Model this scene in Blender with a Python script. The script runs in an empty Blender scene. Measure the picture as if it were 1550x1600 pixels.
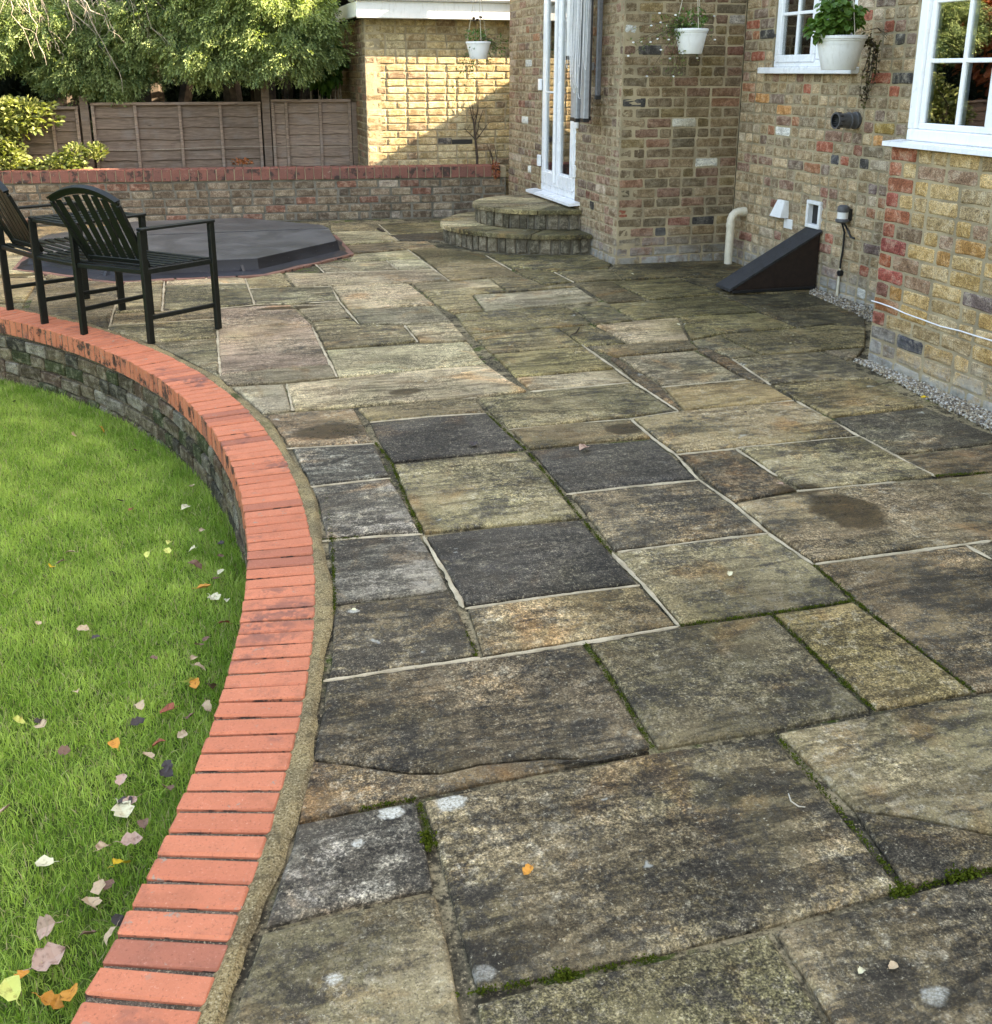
import bpy, bmesh, math, random
import numpy as np
from mathutils import Matrix, Vector
R=math.radians
rnd=random.Random(7); nr=np.random.default_rng(11)
scn=bpy.context.scene; col=scn.collection
# ------------------------------------------------------------------ camera
YAW,PIT,ROLL=R(16.05),R(16.94),R(.13); FPX,CX,CY,H=1619.,775.,606.5,1.48
def _basis():
    f=np.array([math.sin(YAW)*math.cos(PIT),math.cos(YAW)*math.cos(PIT),-math.sin(PIT)])
    r=np.array([math.cos(YAW),-math.sin(YAW),0.]); u=np.cross(r,f)
    c,s=math.cos(ROLL),math.sin(ROLL)
    return np.array([c*r+s*u,-s*r+c*u,f])
M=_basis()
cd=bpy.data.cameras.new('camera'); cam=bpy.data.objects.new('camera',cd); col.objects.link(cam)
cd.sensor_fit='HORIZONTAL'; cd.sensor_width=36; cd.lens=36*FPX/1550; cd.shift_y=-(800-CY)/1550
cd.clip_start=.05; cd.clip_end=500
m4=Matrix.Identity(4)
for i in range(3):
    m4[i][0]=M[0][i]; m4[i][1]=M[1][i]; m4[i][2]=-M[2][i]
m4[2][3]=H; cam.matrix_world=m4; scn.camera=cam
# ------------------------------------------------------------------ light
SUN=Vector((1,-.30,.56)).normalized()
w=bpy.data.worlds.new('World'); scn.world=w; w.use_nodes=True
nt=w.node_tree; bg=nt.nodes['Background']; sky=nt.nodes.new('ShaderNodeTexSky')
sky.sky_type='NISHITA'; sky.sun_disc=False
sky.sun_elevation=math.asin(SUN.z); sky.sun_rotation=math.atan2(SUN.x,SUN.y)
sky.air_density=1.0; sky.dust_density=2.5; sky.ozone_density=.6
nt.links.new(sky.outputs[0],bg.inputs[0]); bg.inputs[1].default_value=.15
sl=bpy.data.lights.new('sun','SUN'); sl.energy=4; sl.angle=R(.5); sl.color=(1,.95,.86)
so=bpy.data.objects.new('sun',sl); col.objects.link(so); so.location=(12,-2,12)
so.rotation_euler=SUN.to_track_quat('Z','Y').to_euler()
scn.view_settings.view_transform='Standard'; scn.view_settings.look='None'
scn.view_settings.exposure=3.10; scn.view_settings.use_white_balance=True; scn.view_settings.white_balance_temperature=8600; scn.view_settings.white_balance_tint=12; scn.view_settings.gamma=1
# ------------------------------------------------------------------ projection helpers
def ray(x,y): return np.array([(x-CX)/FPX,-(y-CY)/FPX,1.])@M
def G(x,y,z=0.):
    d=ray(x,y); t=(z-H)/d[2]; return np.array([0,0,H])+t*d
def PX(x,y,X):
    d=ray(x,y); return np.array([0,0,H])+d*X/d[0]
def Pj(p):
    q=M@(np.array(p,float)-[0,0,H])
    if q[2]<.05: return (-9999,-9999)
    return (CX+FPX*q[0]/q[2],CY-FPX*q[1]/q[2])
CC=np.array([-5.270,3.433]); RO=5.555; RI=5.349
# ------------------------------------------------------------------ object helpers
def link(o,parent=None):
    col.objects.link(o)
    if parent: o.parent=parent
    return o
def tag(o,label=None,cat=None,group=None,kind=None):
    if label: o['label']=label
    if cat: o['category']=cat
    if group: o['group']=group
    if kind: o['kind']=kind
    return o
def empty(name,loc=(0,0,0),rz=0):
    o=bpy.data.objects.new(name,None); o.location=loc; o.rotation_euler=(0,0,rz); o.empty_display_size=.1
    return link(o)
def mesh(name,V,F,mat=None,tint=None,smooth=False):
    me=bpy.data.meshes.new(name); me.from_pydata([tuple(map(float,v)) for v in V],[],F)
    if mat: me.materials.append(mat)
    if tint is not None: paint(me,tint)
    if smooth: me.polygons.foreach_set('use_smooth',[True]*len(me.polygons))
    me.update(); return me
def paint(me,t):
    a=me.color_attributes.new('tint','FLOAT_COLOR','POINT'); n=len(me.vertices)
    t=np.array(t,dtype=np.float32)
    if t.ndim==1: t=np.tile(t,(n,1))
    if t.shape[1]==3: t=np.c_[t,np.ones(n)]
    a.data.foreach_set('color',t.astype(np.float32).ravel())
def obj(name,me,parent=None,mw=None):
    o=bpy.data.objects.new(name,me); link(o,parent)
    if mw is not None: o.matrix_world=mw
    return o
def npmesh(name,V,F,mat,tint=None,smooth=False):
    """V (n,3), F (m,k) constant k"""
    me=bpy.data.meshes.new(name); V=np.asarray(V,np.float32); F=np.asarray(F,np.int32); k=F.shape[1]
    me.vertices.add(len(V)); me.vertices.foreach_set('co',V.ravel())
    me.loops.add(F.size); me.loops.foreach_set('vertex_index',F.ravel())
    me.polygons.add(len(F)); me.polygons.foreach_set('loop_start',np.arange(len(F),dtype=np.int32)*k)
    me.polygons.foreach_set('loop_total',np.full(len(F),k,np.int32))
    me.materials.append(mat); me.update(calc_edges=True)
    if tint is not None: paint(me,tint)
    if smooth: me.polygons.foreach_set('use_smooth',[True]*len(F))
    return me
class MB:
    def __init__(s): s.V=[]; s.F=[]; s.T=[]; s.t=None
    def add(s,V,F):
        n=len(s.V); s.V+= [tuple(map(float,v)) for v in V]; s.F+=[tuple(n+i for i in f) for f in F]
        if s.t is not None: s.T+=[tuple(s.t)]*len(V)
        return s
    def box(s,a,b,bev=0):
        """axis aligned from corner a to corner b, optional chamfer"""
        a=np.minimum(a,b)*1.; b=np.maximum(np.array(a),b)*1.
        return s.hull(a,b,np.eye(3),bev)
    def hull(s,a,b,Rm,bev=0,org=(0,0,0)):
        a=np.array(a,float); b=np.array(b,float); c=(a+b)/2; h=(b-a)/2
        bev=min(bev,h.min()*.6)
        if bev<=0:
            V=[c+h*np.array(k) for k in [(-1,-1,-1),(1,-1,-1),(1,1,-1),(-1,1,-1),(-1,-1,1),(1,-1,1),(1,1,1),(-1,1,1)]]
            F=[(0,3,2,1),(4,5,6,7),(0,1,5,4),(1,2,6,5),(2,3,7,6),(3,0,4,7)]
        else:
            V=[];idx={}
            for sx in(-1,1):
                for sy in(-1,1):
                    for sz in(-1,1):
                        for ax in range(3):
                            p=np.array([sx,sy,sz])*(h-bev); p[ax]=[sx,sy,sz][ax]*h[ax]
                            idx[(sx,sy,sz,ax)]=len(V); V.append(c+p)
            F=[]
            for ax in range(3):
                u,v=[(1,2),(2,0),(0,1)][ax]
                for sg in(-1,1):
                    q=[]
                    for (a1,b1) in [(-1,-1),(1,-1),(1,1),(-1,1)]:
                        k=[0,0,0];k[ax]=sg;k[u]=a1;k[v]=b1; q.append(idx[(*k,ax)])
                    F.append(tuple(q if sg>0 else q[::-1]))
            for ax in range(3):
                u,v=[(1,2),(2,0),(0,1)][ax]
                for su in(-1,1):
                    for sv in(-1,1):
                        def K(t,which):
                            k=[0,0,0];k[ax]=t;k[u]=su;k[v]=sv;return idx[(*k,which)]
                        q=(K(-1,u),K(1,u),K(1,v),K(-1,v)); F.append(q if su*sv<0 else q[::-1])
            for sx in(-1,1):
                for sy in(-1,1):
                    for sz in(-1,1):
                        q=(idx[(sx,sy,sz,0)],idx[(sx,sy,sz,1)],idx[(sx,sy,sz,2)]); F.append(q if sx*sy*sz>0 else q[::-1])
        V=[np.array(org)+Rm@v for v in V]
        return s.add(V,F)
    def bar(s,p,q,w,h,up=(0,0,1),bev=.003):
        p=np.array(p,float);q=np.array(q,float);d=q-p;L=np.linalg.norm(d);d/=L
        up=np.array(up,float); x=np.cross(d,up)
        if np.linalg.norm(x)<1e-4: x=np.cross(d,(1,0,0)); 
        x/=np.linalg.norm(x); y=np.cross(d,x)
        return s.hull((-w/2,-h/2,0),(w/2,h/2,L),np.array([x,y,d]).T,bev,p)
    def tube(s,P,r,n=8,cap=True):
        P=[np.array(p,float) for p in P]; rs=r if hasattr(r,'__len__') else [r]*len(P); V=[];x=None
        for i,p in enumerate(P):
            d=P[min(i+1,len(P)-1)]-P[max(i-1,0)]; d/=np.linalg.norm(d)+1e-9
            if x is None:
                x=np.cross(d,(0,0,1.)); 
                if np.linalg.norm(x)<1e-2: x=np.cross(d,(1.,0,0))
            x=x-d*(x@d); x/=np.linalg.norm(x); y=np.cross(d,x)
            V+=[p+rs[i]*(math.cos(a)*x+math.sin(a)*y) for a in np.arange(n)*2*math.pi/n]
        F=[(i*n+j,i*n+(j+1)%n,(i+1)*n+(j+1)%n,(i+1)*n+j) for i in range(len(P)-1) for j in range(n)]
        if cap: F+=[tuple(range(n))[::-1],tuple(range((len(P)-1)*n,len(P)*n))]
        return s.add(V,F)
    def lathe(s,prof,c,n=28,ax=2,cap=False):
        V=[]
        for r,z in prof:
            for a in np.arange(n)*2*math.pi/n:
                v=[r*math.cos(a),r*math.sin(a),z]
                if ax==0: v=[-z,v[1],v[0]]
                V.append(np.array(c)+v)
        F=[(i*n+j,i*n+(j+1)%n,(i+1)*n+(j+1)%n,(i+1)*n+j) for i in range(len(prof)-1) for j in range(n)]
        if cap: F+=[tuple(range(n))[::-1],tuple(range((len(prof)-1)*n,len(prof)*n))]
        return s.add(V,F)
    def build(s,name,mat,parent=None,smooth=False):
        me=mesh(name,s.V,s.F,mat,s.T if s.T else None)
        if smooth:
            me.polygons.foreach_set('use_smooth',[True]*len(me.polygons)); 
            try: me.set_sharp_from_angle(angle=R(38))
            except Exception: pass
        return obj(name,me,parent)
# ------------------------------------------------------------------ materials
class NT:
    def __init__(s,name):
        s.m=bpy.data.materials.new(name); s.m.use_nodes=True; s.t=s.m.node_tree; s.N=s.t.nodes
        s.b=s.N['Principled BSDF']; s.out=s.N['Material Output']
    def n(s,t,**k):
        x=s.N.new(t)
        for a,b in k.items():
            if a[0]=='i' and a[1:].isdigit(): s.set(x.inputs[int(a[1:])],b)
            else: setattr(x,a,b)
        return x
    def set(s,i,v):
        if isinstance(v,bpy.types.NodeSocket): s.t.links.new(v,i)
        else: i.default_value=v
    def pos(s,scale=(1,1,1),obj_rnd=0,normal=False):
        p=s.n('ShaderNodeNewGeometry').outputs['Position']
        if obj_rnd:
            r=s.n('ShaderNodeObjectInfo').outputs['Random']; r=s.math('MULTIPLY',r,obj_rnd)
            p=s.n('ShaderNodeVectorMath',operation='ADD',i0=p,i1=r).outputs[0]
        return s.n('ShaderNodeVectorMath',operation='MULTIPLY',i0=p,i1=scale).outputs[0]
    def noise(s,vec,scale,detail=4,rough=.55,dist=0):
        x=s.n('ShaderNodeTexNoise'); s.set(x.inputs['Vector'],vec); x.inputs['Scale'].default_value=scale
        x.inputs['Detail'].default_value=detail; x.inputs['Roughness'].default_value=rough; x.inputs['Distortion'].default_value=dist
        return x.outputs['Fac']
    def vor(s,vec,scale,out='Distance',feature='F1'):
        x=s.n('ShaderNodeTexVoronoi',feature=feature); s.set(x.inputs['Vector'],vec); x.inputs['Scale'].default_value=scale
        return x.outputs[out]
    def math(s,op,a,b=0.,c=None):
        x=s.n('ShaderNodeMath',operation=op); s.set(x.inputs[0],a); s.set(x.inputs[1],b)
        if c is not None: s.set(x.inputs[2],c)
        return x.outputs[0]
    def ramp(s,f,lo,hi,a=0.,b=1.,smooth=True):
        x=s.n('ShaderNodeMapRange',interpolation_type='SMOOTHSTEP' if smooth else 'LINEAR')
        for i,v in enumerate((f,lo,hi,a,b)): s.set(x.inputs[i],v)
        return x.outputs[0]
    def mix(s,f,a,b,mode='MIX'):
        x=s.n('ShaderNodeMix',data_type='RGBA',blend_type=mode); s.set(x.inputs[0],f)
        for k,v in ((6,a),(7,b)):
            if not isinstance(v,bpy.types.NodeSocket) and len(v)==3: v=(*v,1)
            s.set(x.inputs[k],v)
        return x.outputs[2]
    def tint(s,name='tint'):
        x=s.n('ShaderNodeVertexColor',layer_name=name); return x
    def bump(s,h,strength=.5,dist=.005,prev=None):
        x=s.n('ShaderNodeBump'); x.inputs['Strength'].default_value=strength; x.inputs['Distance'].default_value=dist
        s.set(x.inputs['Height'],h)
        if prev: s.set(x.inputs['Normal'],prev)
        return x.outputs[0]
    def fin(s,color,rough=.8,normal=None,spec=.3,metal=0.):
        s.set(s.b.inputs['Base Color'],(*color,1) if not isinstance(color,bpy.types.NodeSocket) and len(color)==3 else color)
        s.set(s.b.inputs['Roughness'],rough); s.b.inputs['Specular IOR Level'].default_value=spec; s.b.inputs['Metallic'].default_value=metal
        if normal: s.set(s.b.inputs['Normal'],normal)
        return s.m
def m_plain(name,c,rough=.5,spec=.4,metal=0,var=.15,scale=20,bump=0,grime=0):
    t=NT(name); p=t.pos(); n=t.noise(p,scale,5,.6)
    c2=t.mix(t.ramp(n,.3,.7,0,1),tuple(x*(1-var) for x in c),tuple(min(1,x*(1+var)) for x in c))
    nb=t.bump(t.noise(p,scale*6,4),bump,.002) if bump else None
    if grime:
        st=t.noise(t.pos((9,9,2.2)),4,6,.7); c2=t.mix(t.ramp(st,.50,.72,0,grime),c2,tuple(x*.55 for x in c[:1])+(c[1]*.52,c[2]*.44)); c2=t.mix(t.ramp(t.noise(p,130,4,.7),.64,.70,0,grime*1.4),c2,(.16,.14,.11))
    return t.fin(c2,t.ramp(n,.2,.8,rough*.85,min(1,rough*1.15)),nb,spec,metal)
def m_brick(name,grime=1.,pits=.55,pale=.35,stain=1.):
    t=NT(name); p=t.pos(obj_rnd=13.); g=t.pos(); tc=t.tint().outputs['Color']
    ri=t.n('ShaderNodeObjectInfo').outputs['Random']
    c=t.mix(1.,tc,t.n('ShaderNodeCombineColor',i0=t.ramp(ri,0,1,.84,1.16,False),i1=t.ramp(ri,0,1,.86,1.14,False),i2=t.ramp(ri,0,1,.88,1.12,False)).outputs[0],'MULTIPLY')
    n1=t.noise(p,16,8,.72,.4); n2=t.noise(p,85,6,.75); n3=t.noise(g,1.6,5,.6); n4=t.noise(p,210,3,.6)
    c=t.mix(t.ramp(n1,.42,.62,0,.75),c,t.mix(1.,c,(.50,.47,.43),'MULTIPLY'))
    c=t.mix(t.ramp(n1,.53,.36,0,pale),c,(.55,.49,.37))
    c=t.mix(1.,c,t.n('ShaderNodeCombineColor',i0=t.ramp(n4,.38,.62,.62,1.40),i1=t.ramp(n4,.38,.62,.62,1.38),i2=t.ramp(n4,.38,.62,.64,1.34)).outputs[0],'MULTIPLY')
    pit=t.ramp(n2,.565,.64,0,pits)
    c=t.mix(pit,c,(.035,.03,.025)); c=t.mix(t.ramp(n2,.40,.30,0,.5),c,(.6,.55,.45))
    c=t.mix(t.math('MULTIPLY',t.ramp(n3,.48,.72,0,.55),grime),c,t.mix(1.,c,(.60,.56,.46),'MULTIPLY'))
    z=t.n('ShaderNodeSeparateXYZ',i0=g).outputs[2]
    lo=t.math('MULTIPLY',t.ramp(t.math('ADD',z,t.math('MULTIPLY',n3,.35)),.46,.16,0,stain),t.ramp(t.noise(g,9,6,.7),.34,.56,.15,1))
    zl=t.ramp(z,-.02,-.06,0,1)
    c=t.mix(t.math('MULTIPLY',lo,t.math('SUBTRACT',1.,zl)),c,t.mix(t.noise(g,22,4),(.12,.12,.10),(.46,.45,.42)))
    h=t.math('ADD',t.math('MULTIPLY',n1,.5),t.math('MULTIPLY',n2,.45)); h=t.math('SUBTRACT',h,t.math('MULTIPLY',pit,.8))
    return t.fin(c,.88,t.bump(h,.75,.007),.2)
def m_mortar(name,a=(.42,.34,.22),b=(.27,.22,.145)):
    t=NT(name); g=t.pos(); n=t.noise(g,5,6,.6); f=t.noise(g,160,5,.7)
    c=t.mix(t.ramp(n,.35,.65),a,b); c=t.mix(t.ramp(f,.55,.7,0,.5),c,(.12,.1,.08)); c=t.mix(t.ramp(f,.42,.32,0,.4),c,(.55,.5,.4))
    return t.fin(c,.95,t.bump(t.math('ADD',f,t.noise(g,30,4)),.8,.006),.1)
def m_stone():
    t=NT('riven_sandstone'); p=t.pos(obj_rnd=37.); g=t.pos(); tn=t.tint(); tc=tn.outputs['Color']; dk=tn.outputs['Alpha']
    st=t.n('ShaderNodeVectorMath',operation='MULTIPLY',i0=p,i1=(1.3,5.5,1)).outputs[0]
    big=t.noise(p,2.6,5,.6,.5); mid=t.noise(p,11,8,.68,.3); fine=t.noise(p,62,8,.80); fin2=t.noise(p,190,4,.7); stn=t.noise(st,3.,8,.68,1.1)
    # base colour wanders between warm and cool
    c=t.mix(t.ramp(big,.36,.64,0,.7),tc,t.mix(1.,tc,(.74,.80,.72),'MULTIPLY'))
    c=t.mix(t.ramp(t.noise(p,4.3,6,.65,1.),.54,.66,0,.45),c,(.36,.23,.10))
    c=t.mix(t.ramp(stn,.47,.60,0,.6),c,t.mix(1.,c,(.50,.47,.42),'MULTIPLY'))
    # crusty pale growth, crisp edged
    m2=t.noise(p,23,9,.75,.2)
    pal=t.math('MULTIPLY',t.ramp(t.math('ADD',t.math('MULTIPLY',m2,.7),t.math('MULTIPLY',fine,.4)),.565,.625),t.ramp(t.noise(p,3.4,5,.65,.4),.42,.58,.15,1))
    c=t.mix(t.math('MULTIPLY',pal,.62),c,t.mix(t.noise(p,3,2),(.52,.45,.27),(.47,.44,.36)))
    # dark biofilm: amount in alpha
    s=t.math('ADD',t.math('MULTIPLY',big,.42),t.math('MULTIPLY',mid,.55)); s=t.math('ADD',s,t.math('MULTIPLY',fine,.66)); s=t.math('ADD',s,t.math('MULTIPLY',stn,.30)); s=t.math('SUBTRACT',s,t.math('MULTIPLY',t.math('SUBTRACT',m2,.5),.35))
    th=t.math('SUBTRACT',1.24,t.math('MULTIPLY',dk,.52))
    mask=t.ramp(t.math('SUBTRACT',s,th),-.045,.085,0,.90)
    dark=t.mix(t.noise(p,6,3),(.046,.042,.035),(.095,.080,.055))
    c=t.mix(mask,c,dark)
    # gritty surface
    fl=t.math('MULTIPLY',t.ramp(fine,.54,.62),t.ramp(t.noise(p,9,6,.65,.4),.42,.60,.25,1))
    c=t.mix(t.math('MULTIPLY',fl,.60),c,t.mix(t.noise(p,3,2),(.50,.44,.27),(.44,.42,.34)))
    c=t.mix(t.ramp(fin2,.54,.64,0,.62),c,(.035,.031,.026)); c=t.mix(t.ramp(fin2,.44,.33,0,.50),c,(.48,.43,.32))
    gr=t.noise(p,34,8,.82); g2=t.noise(p,230,3,.6); g3=t.noise(p,110,4,.7)
    rr_=t.n('ShaderNodeObjectInfo').outputs['Random']
    am=t.ramp(t.noise(p,2.1,4,.6,.6),.36,.62,.30,1.15)     # some zones gritty, some worn smooth
    kk=t.math('MULTIPLY',t.ramp(gr,.38,.62,.55,1.32),t.math('MULTIPLY',t.ramp(g2,.40,.62,.60,1.40),t.ramp(g3,.38,.62,.62,1.36)))
    kk=t.math('ADD',t.math('MULTIPLY',kk,am),t.math('MULTIPLY',t.math('SUBTRACT',1.,am),.93))
    kk=t.math('MULTIPLY',kk,t.math('ADD',1.,t.math('MULTIPLY',t.ramp(stn,.42,.58,.24,-.26),t.ramp(rr_,0,1,.25,1.1,False))))
    zone=t.noise(p,1.25,3,.5,.8); kk=t.math('MULTIPLY',kk,t.ramp(zone,.36,.62,1.22,.66)); kk=t.math('MULTIPLY',kk,.93)
    c=t.mix(t.ramp(t.noise(p,1.9,4,.55,1.5),.57,.70,0,.5),c,t.mix(1.,c,(1.25,.86,.55),'MULTIPLY'))
    c=t.mix(1.,c,t.n('ShaderNodeCombineColor',i0=t.math('MULTIPLY',kk,1.05),i1=t.math('MULTIPLY',kk,.965),i2=t.math('MULTIPLY',kk,.91)).outputs[0],'MULTIPLY')
    sp=t.math('MULTIPLY',t.ramp(g3,.60,.66),t.ramp(g2,.50,.58)); c=t.mix(t.math('MULTIPLY',sp,.75),c,(.56,.50,.36))
    # green algae film
    c=t.mix(t.ramp(t.noise(g,1.3,5,.6,.4),.52,.72,0,.42),c,t.mix(1.,c,(.86,.82,.50),'MULTIPLY'))
    # much darker, slightly greener toward the wall corner and the steps
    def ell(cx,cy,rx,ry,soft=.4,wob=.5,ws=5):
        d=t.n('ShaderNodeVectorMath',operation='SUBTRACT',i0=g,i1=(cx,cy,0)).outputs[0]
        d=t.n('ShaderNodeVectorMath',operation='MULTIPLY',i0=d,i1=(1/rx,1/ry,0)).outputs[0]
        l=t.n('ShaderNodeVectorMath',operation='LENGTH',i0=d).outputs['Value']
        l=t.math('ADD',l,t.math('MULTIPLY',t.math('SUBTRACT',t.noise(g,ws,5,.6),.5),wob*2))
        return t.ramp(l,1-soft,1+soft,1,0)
    darkened=t.math('MAXIMUM',ell(3.65,6.6,1.05,1.5,.7,.8,3),ell(2.6,8.5,.95,.42,.5,.6,3))
    c=t.mix(t.math('MULTIPLY',darkened,.72),c,t.mix(1.,c,(.34,.38,.28),'MULTIPLY'))
    wet=None
    for (x,y,rx,ry) in ((515,674,.16,.095),(975,671,.085,.07),(1330,800,.13,.15),(1250,765,.10,.05),(450,481,.20,.05),(20,430,.2,.08),(635,612,.09,.05)):
        q=G(x,y); e=ell(q[0],q[1],rx,ry,.22,.5,9); wet=e if wet is None else t.math('MAXIMUM',wet,e)
    c=t.mix(t.math('MULTIPLY',wet,.92),c,t.mix(1.,t.mix(.6,c,(.12,.085,.035)),(.30,.25,.15),'MULTIPLY'))
    lt=None
    for (x,y,rx,ry,k) in ((612,1270,.030,.022,1.),(704,1253,.036,.026,1.),(521,1531,.016,.014,.9),(560,1317,.014,.012,.9),(1462,1557,.024,.018,.6),(752,1520,.024,.018,.4),(552,955,.018,.012,.9),(780,500,.0,.0,.0)):
        if k==0: continue
        q=G(x,y); e=t.math('MULTIPLY',ell(q[0],q[1],rx*.85,ry*.85,.35,1.0,38),k); lt=e if lt is None else t.math('MAXIMUM',lt,e)
    c=t.mix(t.math('MULTIPLY',lt,t.ramp(g3,.36,.48,.45,1)),c,t.mix(t.ramp(g2,.4,.6),(.42,.38,.29),(.66,.63,.54)))
    # lichen roundels
    v=t.n('ShaderNodeTexVoronoi'); t.set(v.inputs['Vector'],t.n('ShaderNodeVectorMath',operation='ADD',i0=p,i1=t.n('ShaderNodeVectorMath',operation='SCALE',i0=t.n('ShaderNodeTexNoise',i0=p,i2=30.).outputs['Color'],i3=.09).outputs[0]).outputs[0]); v.inputs['Scale'].default_value=9
    sel=t.n('ShaderNodeSeparateColor',i0=v.outputs['Color']).outputs[0]
    ln=t.math('MULTIPLY',t.ramp(v.outputs['Distance'],.16,.06),t.ramp(sel,.93,.94))
    c=t.mix(t.math('MULTIPLY',ln,.7),c,(.48,.47,.40))
    h=t.math('ADD',t.math('MULTIPLY',stn,1.0),t.math('MULTIPLY',mid,.5))
    nb=t.bump(h,.6,.014); nb=t.bump(t.math('ADD',fine,t.math('MULTIPLY',fin2,.5)),.8,.005,nb)
    rough=t.math('SUBTRACT',t.ramp(mask,0,1,.78,.58),t.math('MULTIPLY',wet,.36))
    m_=t.fin(c,rough,nb,.22); t.set(t.b.inputs['Specular IOR Level'],t.math('ADD',.24,t.math('MULTIPLY',wet,.10))); return m_
def m_joint():
    t=NT('joint_bed'); g=t.pos(); n=t.noise(g,1.7,5,.6); f=t.noise(g,130,6,.7); k=t.noise(g,14,5,.6)
    c=t.mix(t.ramp(n,.40,.58),(.10,.085,.055),(.33,.26,.15)); c=t.mix(t.ramp(k,.50,.60,0,.85),c,(.030,.027,.020))
    c=t.mix(t.math('MULTIPLY',t.ramp(t.noise(g,2.4,4),.50,.62),t.ramp(k,.52,.42)),c,(.055,.085,.012))
    c=t.mix(t.ramp(f,.52,.62,0,.8),c,(.035,.028,.02)); c=t.mix(t.ramp(f,.45,.36,0,.7),c,(.52,.40,.24)); c=t.mix(t.ramp(t.noise(g,45,5,.7),.54,.64,0,.6),c,(.05,.042,.03))
    return t.fin(c,.97,t.bump(f,.9,.006),.08)
def m_sand(name='sandy_mortar',a=(.34,.25,.12),b=(.20,.15,.08)):
    t=NT(name); g=t.pos(); n=t.noise(g,6,5,.6); f=t.noise(g,210,6,.75); k=t.noise(g,40,5,.6)
    c=t.mix(t.ramp(n,.38,.62),a,b); c=t.mix(t.ramp(f,.51,.60,0,.85),c,(.06,.045,.027)); c=t.mix(t.ramp(f,.46,.38,0,.75),c,(.60,.50,.32)); c=t.mix(t.ramp(k,.55,.64,0,.6),c,(.09,.07,.04))
    c=t.mix(t.ramp(t.noise(g,3.2,4),.60,.68,0,.8),c,(.05,.065,.02))
    return t.fin(c,.96,t.bump(t.math('ADD',f,k),.8,.006),.1)
def m_pointing():
    t=NT('pale_pointing'); g=t.pos(); n=t.noise(g,9,5,.6); f=t.noise(g,170,6,.75)
    c=t.mix(t.ramp(n,.35,.65),(.60,.49,.33),(.40,.32,.21)); c=t.mix(t.ramp(f,.55,.66,0,.6),c,(.08,.07,.05))
    return t.fin(c,.93,t.bump(f,.7,.004),.12)
def m_coping(name,a,b,dirt):
    t=NT(name); p=t.pos(obj_rnd=9.); g=t.pos(); ri=t.n('ShaderNodeObjectInfo').outputs['Random']
    n=t.noise(p,22,6,.65); f=t.noise(p,160,5,.75); k=t.noise(g,3.,6,.65,.5)
    c=t.mix(t.ramp(ri,0,1,0,1,False),a,b)
    c=t.mix(t.ramp(n,.36,.66,0,.35),c,tuple(x*.72 for x in a)); c=t.mix(t.ramp(t.noise(p,7,4,.6),.56,.68,0,.5),c,tuple(x*.6 for x in a)); c=t.mix(t.ramp(ri,.90,.97,0,.4),c,dirt)
    c=t.mix(t.ramp(f,.56,.66,0,.55),c,(.16,.055,.035)); c=t.mix(t.ramp(f,.42,.32,0,.4),c,(.72,.42,.30))
    c=t.mix(t.math('MULTIPLY',t.ramp(k,.53,.66),t.ramp(n,.42,.56,0,.85)),c,dirt); c=t.mix(t.math('MULTIPLY',t.ramp(t.noise(g,26,6,.75),.60,.66),t.ramp(t.noise(g,4,3),.45,.6)),c,(.30,.25,.19))
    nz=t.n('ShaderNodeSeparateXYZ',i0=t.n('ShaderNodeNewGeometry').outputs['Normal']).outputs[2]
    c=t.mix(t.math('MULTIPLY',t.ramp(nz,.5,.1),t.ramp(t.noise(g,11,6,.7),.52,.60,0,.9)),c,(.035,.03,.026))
    return t.fin(c,.80,t.bump(t.math('ADD',n,f),.45,.003),.25)
def m_leafy(name,a,b,rough=.5,trans=.35,spec=.4):
    t=NT(name); tn=t.tint().outputs['Color']; f=t.n('ShaderNodeSeparateColor',i0=tn).outputs[0]
    g=t.pos(); c=t.mix(f,a,b); c=t.mix(t.ramp(t.noise(g,40,2),.3,.7,0,.35),c,tuple(x*.6 for x in a))
    t.fin(c,rough,None,spec)
    tr=t.n('ShaderNodeBsdfTranslucent'); t.set(tr.inputs[0],t.mix(1.,c,(1.3,1.4,.55),'MULTIPLY'))
    mx=t.n('ShaderNodeMixShader',i0=trans); t.t.links.new(t.b.outputs[0],mx.inputs[1]); t.t.links.new(tr.outputs[0],mx.inputs[2])
    t.t.links.new(mx.outputs[0],t.out.inputs[0]); return t.m
def m_glass():
    t=NT('window_glass'); fr=t.n('ShaderNodeFresnel'); fr.inputs[0].default_value=1.9
    gl=t.n('ShaderNodeBsdfGlossy'); gl.inputs['Roughness'].default_value=.01; gl.inputs[0].default_value=(.95,.97,1,1)
    g=t.pos(); t.set(gl.inputs['Normal'],t.bump(t.noise(g,2.5,2),.06,.01))
    tr=t.n('ShaderNodeBsdfTransparent'); tr.inputs[0].default_value=(.82,.88,.86,1)
    mx=t.n('ShaderNodeMixShader'); t.set(mx.inputs[0],t.ramp(fr.outputs[0],0,1,.20,1,False))
    t.t.links.new(tr.outputs[0],mx.inputs[1]); t.t.links.new(gl.outputs[0],mx.inputs[2]); t.t.links.new(mx.outputs[0],t.out.inputs[0])
    return t.m
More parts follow.
